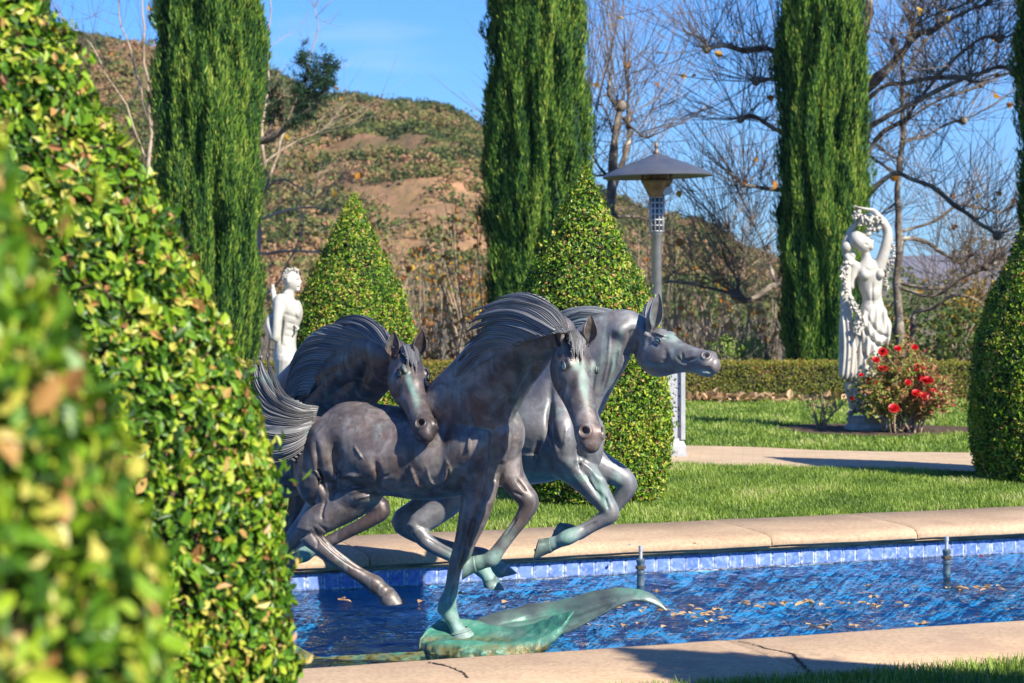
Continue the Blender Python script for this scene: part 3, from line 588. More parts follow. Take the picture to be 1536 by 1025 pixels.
bare_tree('sycamore', 'short leaning bare tree close beside the dark-trunked sycamore', [
    [(1368, 560, .6, 10), (1370, 490, .5, 9), (1372, 470, .5, 5), (1400, 462, .3, 4.5), (1440, 440, .1, 3.5), (1485, 470, 0, 3)]], 35.2, 59, [], 10, 1.2, 6, trad=.008)
# off-frame limbs reaching in from the left sky
bare_tree('sycamore', 'slender leafless tree against the sky left of the left cypress', [
    [(228, 560, 0, 8), (226, 300, 0, 6), (222, 150, 0, 4), (212, 20, 0, 2.4), (205, -60, 0, 1.6)], [(222, 180, 0, 3), (190, 60, .3, 2), (175, -40, .3, 1.3)],
    [(224, 250, 0, 3), (160, 110, .4, 2), (90, 20, .5, 1.3)], [(225, 210, 0, 2.4), (240, 60, .3, 1.6), (245, -40, .3, 1)], [(226, 330, 0, 3), (180, 260, .4, 2), (130, 130, .5, 1.3)]], 37, 55, [], 7, 1.9, 10, tips=False, mat=PTW, trad=.008)
bare_tree('sycamore', 'leafless tree with pale arching branches right of the left cypress', [
    [(385, 560, 0, 8), (388, 420, 0, 7), (392, 250, 0, 5), (402, 100, .2, 2.6), (405, -40, .2, 1.5)], [(392, 300, 0, 4), (430, 190, .3, 3), (465, 90, .4, 1.6), (475, 10, .4, 1)],
    [(388, 330, 0, 4), (440, 312, -.3, 3), (500, 318, -.5, 2)], [(388, 380, 0, 4), (440, 376, -.3, 3.4), (495, 378, -.4, 2)], [(388, 300, 0, 3.6), (420, 270, -.3, 3), (470, 300, -.5, 1.6)],
    [(388, 250, 0, 3.4), (440, 215, .3, 2.2), (490, 190, .3, 1.2)], [(386, 450, 0, 4), (420, 420, 0, 3), (460, 330, 0, 1.6)]], 36, 56, [], 7, 1.5, 16, tips=False, mat=PTW, tmat=PTW, trad=.007)
# dry thickets behind the hedge
def thicket(label, px0, px1, d, py_top, n, seed, leaf_n, mat, lab_leaf=.10):
    n = int(n*.62)
    r = np.random.default_rng(seed); base = P((px0+px1)/2, 560, d); base[2] = .1; t = thing('dry_shrub', label, 'shrub', tuple(base), group='leafless shrubs behind the low hedge')
    x = (r.uniform(px0, px1, n)-HX)/F*d; y = r.uniform(d-1, d+1.5, n); h = (CAMZ-(py_top-HY)/F*d)*r.beta(2.6, 1.5, n); h = np.maximum(h, .6); o = np.stack([x, y, np.full(n, .1)], 1)
    l1 = twig_lines(o, r.normal(size=(n, 3))*np.array((.16, .16, 0))+np.array((0, 0, 1)), h, r, .22, 9, .0); rd = np.linspace(1, .25, 9)[None]*r.uniform(.008, .018, (n, 1))
    v, f = tubes_np(l1-base, rd, 4); K = n*7; i = r.integers(0, n, K); j = r.integers(2, 8, K); o2 = l1[i, j]; d2 = unit(l1[i, j]-l1[i, j-1])+r.normal(size=(K, 3))*.5
    l2 = twig_lines(o2, d2, r.uniform(.2, .75, K), r, .3, 5, .25); v2, f2 = tubes_np(l2-base, np.linspace(1, .4, 5)[None]*np.full((K, 1), .0055), 3)
    link('stems', np_mesh('stems', np.concatenate([v, v2]), np.concatenate([f, f2+len(v)]), smooth=True), mat, t)
    if leaf_n:
        i = r.integers(0, len(l2), leaf_n); q = l2[i, r.integers(1, 5, leaf_n)]-base; cl = fbm(q, .5, seed, 2); kk = cl+r.normal(size=leaf_n)*.25 > .0; q = q[kk]
        V, Fq = leaves(q, r.normal(size=q.shape), lab_leaf, .8, 0, .5, .2, seed, down=True); link('dry_leaves', np_mesh('dry_leaves', V, Fq, np.repeat(r.random(len(q)), 2)), AUT, t)
thicket('pale leafless shrub with orange leaves between the left cone shrub and the middle cypress', 640, 745, 33, 285, 80, 61, 700, PTW)
thicket('sparse pale shrub rising just right of the left cone shrub', 590, 660, 36, 330, 60, 62, 260, PTW)
thicket('brown leafless brush right of the patio heater', 1010, 1110, 34, 400, 90, 63, 110, PTW)
thicket('brown leafless brush against the cypress behind the female statue', 1095, 1175, 36, 400, 60, 64, 120, PTW)
thicket('leafless brush half hidden behind the patio heater pole', 925, 1010, 37, 330, 90, 65, 60, PTW)
thicket('dry bush of thin stems behind the white male statue', 392, 480, 36, 400, 60, 66, 60, PTW)
# leafy bushes down the slope at the right
def bush(label, px, py, d, rad_, seed, stops, n=2600, size=.09):
    r = np.random.default_rng(seed); c = P(px, py, d); base = np.array((c[0], c[1], .1)); t = thing('garden_bush', label, 'bush', tuple(base), group='leafy bushes beyond the low hedge'); c = c-base
    p = unit(r.normal(size=(n, 3))); k = r.beta(3, 1, n)**.5; p2 = p*(k*rad_*(1+.25*fbm(p, 1.1, seed, 2)))[:, None]*np.array((1.15, 1, 1)); q = c+p2; m_ = q[:, 2] > .0; q = q[m_]; p = p[m_]
    V, Fq = leaves(q, p, size, .6, .2, .8, .15, seed); link('foliage', np_mesh('foliage', V, Fq, np.repeat(r.random(len(q)), 2)), leaf_mat('bush_leaf', stops, .6, .3, .3), t)
    mb = MB()
    for _ in range(9):
        e = c+unit(r.normal(size=3)+np.array((0, 0, .4)))*rad_*.8; mb.tube([(0, 0, 0), c*.5+r.normal(size=3)*.1, e], [.05, .03, .012], 5)
    mb.build('stems', TWB, t)
GR = [(0, (.03, .07, .015)), (.5, (.08, .15, .03)), (1, (.20, .24, .06))]; OG = [(0, (.12, .09, .02)), (.5, (.35, .24, .04)), (1, (.60, .35, .05))]
bush('round green bush right of the dark-trunked sycamore, beyond the hedge', 1400, 500, 42, 1.0, 71, GR)
bush('yellow-leaved bush beside the right-hand cone shrub, beyond the hedge', 1475, 492, 40, .8, 72, OG, 1500)
bush('low green bush behind the hedge near the right-hand cone shrub', 1445, 520, 38, .7, 73, GR, 1600)
bush('yellowing bush just left of the dark-trunked sycamore, beyond the hedge', 1320, 510, 44, .75, 74, OG, 900)
bush('small bright green bush behind the hedge below the profile horse muzzle', 1090, 528, 31.5, .28, 75, [(0, (.12, .22, .03)), (1, (.35, .45, .08))], 500, .05)
bush('small bright green bush behind the hedge between brush and cypress', 1135, 530, 31.5, .25, 76, [(0, (.1, .2, .03)), (1, (.3, .4, .08))], 400, .05)
bush('dark olive bush far behind the brown brush', 1060, 490, 48, 1.3, 77, GR, 1800, .12)
bush('olive bush on the slope behind the female statue', 1300, 470, 60, 1.6, 78, GR, 2000, .14)
bush('brownish bush far behind the right cone shrub', 1500, 455, 55, 1.6, 79, [(0, (.08, .07, .03)), (1, (.24, .18, .07))], 2000, .14)
# ridge-top trees on the skyline
for px, py, s_, lab in ((605, 158, 1.0, 'small round tree alone on the ridge line, left of the bare patch'), (668, 168, 1.0, 'dark round tree on the ridge line right of the bare patch'), (541, 152, 1.25, 'uneven dark tree on the ridge above the left cone shrub'), (575, 160, .9, 'low tree on the ridge between two larger crowns'), (140, 68, 1.7, 'spreading tree on the hilltop at the far left'), (1040, 340, 1.1, 'green tree on the lower ridge right of the heater pole')):
    r = np.random.default_rng(int(px)); d = 205+25*math.sin(px/310.); c = P(px, py, d); base = np.array((c[0], c[1], c[2]-1.6*s_)); t = thing('hilltop_tree', lab, 'tree', tuple(base), group='trees on the ridge line'); n = 500
    p = unit(r.normal(size=(n, 3))); q = p*(s_*1.15*r.beta(3, 1, n)**.5*(1+.25*fbm(p, .9, int(px), 2)))[:, None]*np.array((1.2, 1, .75))+np.array((0, 0, 1.6*s_)); V, Fq = leaves(q, p, .3, .8, 0, .8, .2, int(px))
    link('crown', np_mesh('crown', V, Fq, np.repeat(r.random(n)*.5, 2)), CHAP, t); mb = MB(); mb.tube([(0, 0, -.8), (.1, 0, .6), (0, 0, 1.5*s_)], [.16, .12, .05], 6); mb.build('trunk', TWB, t)
# dark conifer branch reaching out from behind the left cypress
r = np.random.default_rng(81); d = 31.5; br = [[(345, 560, 0, 14), (350, 300, 0, 12), (360, 215, 0, 9), (400, 210, -.3, 6), (440, 182, -.5, 4.5), (478, 150, -.6, 3.5), (490, 118, -.6, 2.5), (486, 88, -.6, 1.5)],
     [(440, 182, -.5, 3), (448, 155, -.5, 2.4), (452, 130, -.5, 1.5)], [(470, 160, -.6, 3), (470, 120, -.6, 2), (450, 82, -.6, 1.4)], [(400, 210, -.3, 4), (410, 170, -.2, 3), (402, 130, -.2, 2)]]
base = P(345, 560, d); base[2] = .1; t = thing('pine_tree', 'dark pine reaching one drooping branch out from behind the left cypress', 'pine', tuple(base)); mb = MB(); pts = []
for L in br:
    c = catmull(np.array([[*P(a, b, d+e), f/F*d] for a, b, e, f in L]), 6); mb.tube(c[:, :3], c[:, 3], 7); pts.append(c[len(c)//3 if len(L) < 6 else 24:, :3])
mb.build('trunk', TWB, t, offset=base); pts = np.concatenate(pts); n = 420; o = pts[r.integers(0, len(pts), n)]+r.normal(size=(n, 3))*.05
l1 = twig_lines(o, r.normal(size=(n, 3))+np.array((.3, 0, .1)), r.uniform(.1, .28, n), r, .3, 4, .2); i = r.integers(0, n, 9000); u_ = r.random((9000, 1)); q = l1[i, 1]*(1-u_)+l1[i, 3]*u_
V, Fq = leaves(q-base, r.normal(size=(9000, 3)), .07, .12, .0, 1, .1, 82); PIN = leaf_mat('pine_needles', [(0, (.01, .04, .02)), (1, (.05, .11, .045))], .6, .1, .3); link('needles', np_mesh('needles', V, Fq, np.repeat(r.random(9000), 2)), PIN, t)
# ------------------------------------------------------------------ sculpting tools: lofted volumes fused by a voxel remesh, then relief
class Body:
    def __init__(s): s.mb = MB()
    def loft(s, rows, up=(0, -1, 0), n=20, sub=4, egg=0., px=True):
        """rows: (px,py,depth,rv[,rs]) or (x,y,z,rv,rs) with px=False"""
        A = []
        for r_ in rows:
            c = P(*r_[:3]) if px else np.array(r_[:3], float); A.append([*c, r_[3], r_[4] if len(r_) > 4 else r_[3]])
        A = catmull(A, sub); c = A[:, :3]; T = np.gradient(c, axis=0); T = unit(T); 
        # rounded ends
        def cap(c0, t0, rv, rs, sgn):
            return [(c0+t0*sgn*math.sin(k)*min(rv, rs)*.8, rv*math.cos(k), rs*math.cos(k)) for k in (.5, .95, 1.3, 1.5)]
        seq = [(c[i], A[i, 3], A[i, 4]) for i in range(len(A))]
        seq = cap(c[0], T[0], A[0, 3], A[0, 4], -1)[::-1]+seq+cap(c[-1], T[-1], A[-1, 3], A[-1, 4], 1); TT = np.vstack([np.tile(T[0], (4, 1)), T, np.tile(T[-1], (4, 1))])
        up = np.array(up, float); a = np.linspace(0, 2*np.pi, n, endpoint=False); V = []
        for (cc, rv, rs), t in zip(seq, TT):
            u = up-t*(up @ t)
            if np.linalg.norm(u) < .15: u = np.array((1, 0, 0.))-t*t[0]
            u = unit(u); sd_ = np.cross(t, u); V.append(cc+u*(rv*np.sin(a))[:, None]+sd_*(rs*np.cos(a)*(1+egg*np.sin(a)))[:, None])
        m_ = len(seq); Fs = [(i*n+j, i*n+(j+1) % n, (i+1)*n+(j+1) % n, (i+1)*n+j) for i in range(m_-1) for j in range(n)]
        Fs += [tuple(range(n))[::-1], tuple((m_-1)*n+j for j in range(n))]; s.mb.add(np.concatenate(V), Fs)
    def ball(s, c, r, frame=None, px=True, n=16):
        c = P(*c) if px else np.array(c, float); r = np.broadcast_to(np.array(r, float), (3,)); fr_ = np.eye(3) if frame is None else np.array(frame)
        th = np.linspace(.08, np.pi-.08, 10); a = np.linspace(0, 2*np.pi, n, endpoint=False)
        V = np.array([[math.sin(t)*math.cos(x)*r[0], math.sin(t)*math.sin(x)*r[1], math.cos(t)*r[2]] for t in th for x in a]) @ fr_+c
        Fs = [(i*n+j, (i+1)*n+j, (i+1)*n+(j+1) % n, i*n+(j+1) % n) for i in range(9) for j in range(n)]+[tuple(range(n)), tuple(9*n+j for j in range(n))[::-1]]
        s.mb.add(V, Fs)
    def fuse(s, voxel=.008, it=5, soft=None):
        voxel *= .75; it = int(it*1.7)
        """-> V,F arrays; soft(V)-> 0..1 extra smoothing"""
        me = bpy.data.meshes.new('tmp'); me.from_pydata(np.concatenate(s.mb.v).tolist(), [], s.mb.f); ob = bpy.data.objects.new('tmp', me); C.objects.link(ob)
        md = ob.modifiers.new('r', 'REMESH'); md.mode = 'VOXEL'; md.voxel_size = voxel; md.adaptivity = 0
        dg = bpy.context.evaluated_depsgraph_get(); m2 = bpy.data.meshes.new_from_object(ob.evaluated_get(dg)); V = np.empty(len(m2.vertices)*3, np.float32); m2.vertices.foreach_get('co', V); V = V.reshape(-1, 3).astype(float)
        Fq = np.empty(len(m2.loops), np.int32); m2.loops.foreach_get('vertex_index', Fq); tot = np.empty(len(m2.polygons), np.int32); m2.polygons.foreach_get('loop_total', tot)
        E = np.empty(len(m2.edges)*2, np.int32); m2.edges.foreach_get('vertices', E); E = E.reshape(-1, 2)
        bpy.data.objects.remove(ob); bpy.data.meshes.remove(me); bpy.data.meshes.remove(m2); assert (tot == 4).all(), 'non-quad'
        s.V, s.F, s.E = V, Fq.reshape(-1, 4), E; s.deg = np.bincount(E.ravel(), minlength=len(V)).astype(float)[:, None]
        s.smooth(it)
        if soft is not None:
            w_ = soft(s.V)[:, None]; s.smooth(30, w_)
        return s
    def smooth(s, it, w_=1.):
        for k in range(it):
            acc = np.stack([np.bincount(s.E[:, 0], s.V[s.E[:, 1], j], len(s.V))+np.bincount(s.E[:, 1], s.V[s.E[:, 0], j], len(s.V)) for j in range(3)], 1)
            s.V = s.V+(acc/s.deg-s.V)*.6*w_
            if k % 2: s.V = s.V-(acc/s.deg-s.V)*.25*w_*0
    def normals(s):
        a, b, c, d = (s.V[s.F[:, k]] for k in range(4)); n = np.cross(c-a, d-b); N = np.stack([np.bincount(s.F.ravel(), np.repeat(n[:, j], 4), len(s.V)) for j in range(3)], 1); return unit(N)
    def pix(s): return np.stack([HX+s.V[:, 0]/s.V[:, 1]*F, HY-(s.V[:, 2]-CAMZ)/s.V[:, 1]*F], 1)
    def relief(s, lines, amt, width, facing=True):
        """ridge (+) or groove (-) along pixel polylines, on the side that faces the viewer"""
        N = s.normals(); q = s.pix(); m_ = np.clip(-N[:, 1]*2.5+.1, 0, 1); h = np.zeros(len(q))
        for L in lines:
            c = catmull(np.array(L, float), 6); k = len(c); best = np.full(len(q), 1e9)
            lo = c[:, :2].min(0)-width*4; hi = c[:, :2].max(0)+width*4; ii = np.where(((q > lo) & (q < hi)).all(1))[0]; qq = q[ii]; bb = np.full(len(ii), 1e9); tt = np.zeros(len(ii))
            for i in range(k-1):
                a = c[i, :2]; ab = c[i+1, :2]-a; t = np.clip(((qq-a) @ ab)/(ab @ ab+1e-9), 0, 1); d = np.linalg.norm(qq-a-t[:, None]*ab, axis=1); u_ = d < bb; bb[u_] = d[u_]; tt[u_] = (i+t[u_])/(k-1)
            taper = np.clip(np.sin(np.pi*np.clip(tt, .04, .96))*1.6, 0, 1); h[ii] += 1.9*amt*taper*np.exp(-(bb/width)**2)
        s.V = s.V+N*(h*m_)[:, None]
    def bulge(s, items):
        """items: (px,py,rx_px,ry_px,amount m[,angle deg])"""
        N = s.normals(); q = s.pix(); m_ = np.clip(-N[:, 1]*2+.2, 0, 1); h = np.zeros(len(q))
        for it in items:
            x, y, rx, ry, a = it[:5]; an = R(it[5]) if len(it) > 5 else 0; d = q-(x, y); u_ = (d[:, 0]*math.cos(an)+d[:, 1]*math.sin(an))/rx; v_ = (-d[:, 0]*math.sin(an)+d[:, 1]*math.cos(an))/ry
            h += 2.1*a*np.exp(-(u_*u_+v_*v_))
        s.V = s.V+N*(h*m_)[:, None]
    def dent(s, c, r, amt, direction=None):
        N = s.normals(); d = np.linalg.norm(s.V-c, axis=1); h = amt*np.exp(-(d/r)**2)
        D = N if direction is None else np.tile(unit(np.array(direction)), (len(N), 1)); s.V = s.V+D*h[:, None]
    def build(s, name, mat, parent, off, verd=()):
        me = np_mesh(name, s.V-off, s.F, smooth=True); q = s.pix(); h = np.zeros(len(q))
        for it in verd:
            x, y, rx, ry, a = it[:5]; an = R(it[5]) if len(it) > 5 else 0; d = q-(x, y); u_ = (d[:, 0]*math.cos(an)+d[:, 1]*math.sin(an))/rx; v_ = (-d[:, 0]*math.sin(an)+d[:, 1]*math.cos(an))/ry; h = np.maximum(h, a*np.exp(-(u_*u_+v_*v_)**1.5))
        at = me.attributes.new('verd', 'FLOAT', 'POINT'); at.data.foreach_set('value', h.astype(np.float32)); return link(name, me, mat, parent)

def bronze(name, dark, mid, light, green=.25, zg=.42, seed=0.):
    m = M(name, .45, .2, .5); co = m.coord(); n = m.n
    off = m.coord(); big_ = m.noise(2.6, 6, co, .6); fine_ = m.noise(11, 6, co, .65, .6); strk = m.noise(7, 5, m.coord((3.2, 3.2, .5)), .6)
    c = m.ramp(m.math('ADD', m.math('MULTIPLY', big_, .5), m.math('MULTIPLY', fine_, .5)), [(.35, dark), (.5, mid), (.66, light)])
    rust = m.ramp(m.noise(4, 5, co, .7), [(.52, 0.), (.72, .5)]); c = m.mix(rust, c, (.20, .105, .075))
    low = m.attr('verd')
    pat = m.ramp(m.math('ADD', m.noise(6.5, 7, co, .7), m.math('MULTIPLY', strk, .35)), [(.74-green*.35, 0.), (.95-green*.3, 1.)])
    lowp = m.math('MULTIPLY', low, m.ramp(m.noise(9, 6, co, .7), [(.25, .35), (.55, 1.)]))
    g = m.math('MAXIMUM', m.math('MULTIPLY', pat, .55), lowp, True)
    gc = m.ramp(m.noise(14, 5, co), [(.3, (.08, .19, .16)), (.5, (.16, .33, .27)), (.7, (.33, .50, .44))]); c = m.mix(g, c, gc)
    # grey mineral wash running down
    wash = m.ramp(strk, [(.5, 0.), (.72, .5)]); c = m.mix(wash, c, (.24, .25, .26)); m.color(c)
    m.rough(m.ramp(m.math('ADD', m.math('MULTIPLY', fine_, .6), m.math('MULTIPLY', g, .4)), [(.2, .42), (.75, .66)]))
    m.link(m.ramp(g, [(0, .35), (.5, 0.)]), m.p.inputs['Metallic'])
    h = m.math('ADD', m.noise(5.5, 3, co, .5, .5), m.math('MULTIPLY', m.noise(30, 3, co), .08)); m.bump(h, .45, .02); return m.m
BR_A = bronze('bronze_brown_patina', (.052, .043, .041), (.14, .115, .106), (.37, .32, .29), -.05, .40)
BR_B = bronze('bronze_dark_patina', (.035, .03, .034), (.08, .062, .062), (.17, .135, .13), -.1, .3)
BR_C = bronze('bronze_grey_green_patina', (.12, .118, .122), (.20, .195, .20), (.36, .35, .345), .08, .45)
m = M('green_corroded_eye', .5); m.color(m.ramp(m.noise(40, 3), [(.3, (.12, .25, .22)), (.7, (.34, .48, .42))])); EYE = m.m
def hairmat(name, d, l, g):
    m = M(name, .5, .15, .5); co = m.coord(); c = m.ramp(m.attr('rnd'), [(0, d), (1, l)]); pt = m.ramp(m.noise(7, 5, co, .7), [(.58-g*.2, 0.), (.8-g*.2, .7)]); m.color(m.mix(pt, c, (.17, .30, .27))); m.bump(m.noise(50, 4, co), .3, .004); return m.m
HR_A = hairmat('bronze_hair_grey', (.085, .083, .083), (.26, .255, .255), .0); HR_B = hairmat('bronze_hair_dark', (.07, .073, .083), (.22, .225, .24), .0); HR_C = hairmat('bronze_hair_green', (.11, .115, .115), (.26, .27, .27), .2)

def strands(name, guides, n, r0, mat, parent, off, seed=1, layers=2, jit=.012, flat=.55, thick=.03, wave=.012, px=True, clumps=6):
    """cast hair: grooved locks interpolated between guide lines (px,py,depth), gathered into pointed clumps"""
    r = np.random.default_rng(seed); Gd = np.array([catmull([P(*q) if px else np.array(q) for q in g], 6) for g in guides]); k = len(Gd); m_ = Gd.shape[1]; Vs = []; Fs = []; rn = []; cnt = 0; ns_ = 7; NT = 24
    cb_ = np.sort(np.concatenate([[0, k-1], (np.arange(1, clumps)+r.normal(size=clumps-1)*.18)/clumps*(k-1)]))
    for ly in range(layers):
        for i in range(n):
            a = min(max((i+.5+r.normal()*.25)/n*(k-1), 0), k-1.001); ci = min(np.searchsorted(cb_, a)-1, clumps-1); ci = max(ci, 0); ac = (cb_[ci]+cb_[ci+1])/2; cw = (a-ac)/(cb_[ci+1]-cb_[ci]+1e-6)
            t = np.linspace(0, 1, NT); e0 = r.uniform(0, .08)*ly; e1 = 1-.10*(ci % 2)-.55*cw*cw*r.uniform(.6, 1.1)-r.uniform(0, .05); u_ = (e0+(e1-e0)*t)
            av = np.clip(a+(ac-a)*.55*u_**2.2, 0, k-1.001); i0 = av.astype(int); f = (av-i0)[:, None]; id_ = u_*(m_-1); lo = id_.astype(int).clip(0, m_-2); g = (id_-lo)[:, None]
            def at(ii): return Gd[ii, lo]*(1-g)+Gd[ii, lo+1]*g
            L = at(i0)*(1-f)+at(np.minimum(i0+1, k-1))*f; T = unit(np.gradient(L, axis=0)); across = at(np.minimum(i0+1, k-1))-at(i0); across = unit(across-T*(across*T).sum(1, keepdims=True)+1e-7)
            outn = np.cross(T, across); outn *= np.sign(-outn[:, 1:2]+1e-7); t = t[:, None]; crown = math.cos(cw*2.6)*.012*(u_[:, None])
            L = L+across*np.sin(t*5+a*2.3+ly)*wave*t+outn*(.009*np.sin(a*17+ly)*np.sin(np.pi*t)+ly*thick/max(1, layers-1)-thick*.3*(1-t)**3-thick*.25+crown+r.normal()*jit*.35)+across*r.normal()*jit*.25*t
            w_ = r0*r.uniform(.75, 1.3)*(np.sin(np.pi*np.clip(t[:, 0]*.8+.2, 0, 1))**.6)+.0008
            an = np.linspace(0, 2*np.pi, ns_, endpoint=False); V = L[:, None]+across[:, None]*(np.cos(an)[:, None]*w_[:, None, None])+outn[:, None]*(np.sin(an)[:, None]*w_[:, None, None]*flat)
            Vs.append(V.reshape(-1, 3)); q = np.arange(NT*ns_).reshape(NT, ns_)+cnt; Fs.append(np.stack([q[:-1], np.roll(q[:-1], -1, 1), np.roll(q[1:], -1, 1), q[1:]], -1).reshape(-1, 4)); rn.append(np.full((NT-1)*ns_, r.random())); cnt += NT*ns_
    # a smooth cast core under the locks
    c_ = Gd[:, :, :].copy(); gi = np.linspace(0, 1, m_); 
    for sgn in (1,):
        V = Gd.transpose(1, 0, 2)[:int(m_*.8)]; back = V+np.array((0, thick*.35, 0)); q = np.arange(V.shape[0]*k).reshape(V.shape[0], k)+cnt
        Vs.append(V.reshape(-1, 3)+np.array((0, thick*.1, 0))); Vs.append(back.reshape(-1, 3)+np.array((0, .02, 0))); f1 = np.stack([q[:-1, :-1], q[1:, :-1], q[1:, 1:], q[:-1, 1:]], -1).reshape(-1, 4); o = V.shape[0]*k
        Fs += [f1, f1[:, ::-1]+o]; rn.append(np.full(len(f1)*2, .1)); cnt += 2*o
        ed = np.concatenate([q[0], q[1:, -1], q[-1, -2::-1], q[-2:0:-1, 0]]); e2 = np.roll(ed, -1); Fs.append(np.stack([ed, e2, e2+o, ed+o], -1)); rn.append(np.full(len(ed), .1))
    return link(name, np_mesh(name, np.concatenate(Vs)-off, np.concatenate(Fs), np.concatenate(rn), True), mat, parent)

def locks(name, guides, n, mat, parent, off, seed=1, thick=.024, over=1.5, px=True, wave=.10, grooves=4, rag=.25, depth=.0035):
    """carved bronze hair: overlapping domed locks with fine grooves, each running along the guides to a pointed tip"""
    r = np.random.default_rng(seed); Gd = np.array([catmull([P(*q) if px else np.array(q) for q in g], 8) for g in guides]); k = len(Gd); m_ = Gd.shape[1]; NT, NV = 46, grooves*6+1; Vs = []; Fs = []; rn = []; cnt = 0
    def at(a, u):
        a = np.clip(a, 0, k-1.0001); i0 = a.astype(int); f = (a-i0)[..., None]; x = np.clip(u, 0, 1)*(m_-1.0001); j = x.astype(int); g = (x-j)[..., None]; i1 = np.minimum(i0+1, k-1)
        return (Gd[i0, j]*(1-g)+Gd[i0, j+1]*g)*(1-f)+(Gd[i1, j]*(1-g)+Gd[i1, j+1]*g)*f
    for ly in range(2):
        for i in range(n):
            ac = (i+.5+(.5 if ly else 0))/n*(k-1)+r.normal()*.06; hw = (k-1)/n*.5*over*r.uniform(.8, 1.2)*(1 if ly == 0 else .75); e1 = (1-rag*r.random()) if ly == 0 else r.uniform(.62, .9); e0 = 0 if ly == 0 else r.uniform(0, .1)
            t = np.linspace(0, 1, NT)[:, None]; v = np.linspace(-1, 1, NV)[None]; u = e0+(e1-e0)*t*(1-.06*v*v*t); wd = hw*(1-.92*np.clip((t-.35)/.65, 0, 1)**2.2); ph = r.uniform(0, 6)
            a = ac+v*wd+wave*np.sin(t*4.5+ph)*t*(k-1)/n*1.2; S = at(a, u+0*v)
            du = np.gradient(S, axis=0); dv = np.gradient(S, axis=1); N = unit(np.cross(du, dv)); N *= np.sign(-(N[..., 1:2].mean())+1e-9)
            g = np.abs(np.sin((v+.12*np.sin(t*5+ph))*np.pi*grooves/2+ph)); g2 = np.sin((v+.08*np.sin(t*7+ph))*np.pi*grooves*1.37+ph*2)
            env = np.clip(np.sin(np.pi*np.clip(t*.9+.10, 0, 1)), 0, 1)**.5; h = (thick*np.sqrt(np.clip(1-v*v, 0, 1))*(.65+.25*g)+depth*g2*.35+depth*g)*env+ly*thick*.45*env-thick*.25
            top = S+N*h[..., None]; bot = S-N*(thick*.45*env*np.sqrt(np.clip(1-v*v, 0, 1)))[..., None]
            q = np.arange(NT*NV).reshape(NT, NV)+cnt; o = NT*NV; Vs += [top.reshape(-1, 3), bot.reshape(-1, 3)]; f1 = np.stack([q[:-1, :-1], q[:-1, 1:], q[1:, 1:], q[1:, :-1]], -1).reshape(-1, 4)
            ed = np.concatenate([q[0], q[1:, -1], q[-1, -2::-1], q[-2:0:-1, 0]]); e2 = np.roll(ed, -1); Fs += [f1, f1[:, ::-1]+o, np.stack([ed, ed+o, e2+o, e2], -1)]; tone = np.clip(.25+.5*g+.15*r.normal(), 0, 1)[:-1, :-1].ravel(); rn += [tone, tone, np.full(len(ed), .3)]; cnt += 2*o
    return link(name, np_mesh(name, np.concatenate(Vs)-off, np.concatenate(Fs), np.concatenate(rn), True), mat, parent)

def frame(D, Fw):
    D = unit(np.array(D, float)); Fw = np.array(Fw, float); Fw = unit(Fw-D*(Fw @ D)); return D, Fw, np.cross(D, Fw)
def horse_head(b, poll, D, Fw, L, wd=1.0, dp=1.0):
    """adds the head volumes to Body b; returns a local->world function"""
    D, Fw, S = frame(D, Fw); k = L
    def W(s, f, w_): return poll+D*s*L+Fw*f*L*dp+S*w_*L
    s_ = [-.05, .0, .1, .2, .3, .42, .55, .68, .8, .9, .97, 1.01]
    top = [.05, .09, .135, .15, .145, .125, .095, .08, .078, .085, .075, .045]
    bot = [-.12, -.20, -.28, -.32, -.31, -.265, -.215, -.18, -.165, -.17, -.16, -.12]
    hw = [.10, .125, .155, .172, .170, .150, .132, .120, .112, .122, .115, .085]
    rows = [(*W(s, (t+bt)/2, 0), (t-bt)/2*L*dp, h*L*wd) for s, t, bt, h in zip(s_, top, bot, hw)]
    b.loft(rows, up=Fw, n=24, sub=3, egg=.12, px=False)
    for sg in (-1, 1):
        fr_ = np.stack([D, S*sg, Fw])
        b.ball(W(.20, -.10, sg*.105*wd), (.16*k, .045*k, .14*k), fr_, False)          # cheek
        b.ball(W(.285, .112, sg*.118*wd), (.065*k, .035*k, .022*k), fr_, False)         # brow over the eye
        b.ball(W(.31, .045, sg*.145*wd), (.05*k, .012*k, .03*k), fr_, False)
        b.ball(W(.55, -.01, sg*.082*wd), (.16*k, .022*k, .022*k), fr_, False)       # facial crest
        b.ball(W(.925, .03, sg*.075*wd), (.05*k, .03*k, .05*k), fr_, False)           # nostril wing
        b.ball(W(.10, .07, sg*.10*wd), (.07*k, .04*k, .04*k), fr_, False)
    b.ball(W(.96, -.075, 0), (.045*k, .065*k, .035*k), np.stack([D, S, Fw]), False); b.ball(W(.90, -.11, 0), (.045*k, .05*k, .03*k), np.stack([D, S, Fw]), False)
    return W, D, Fw, S
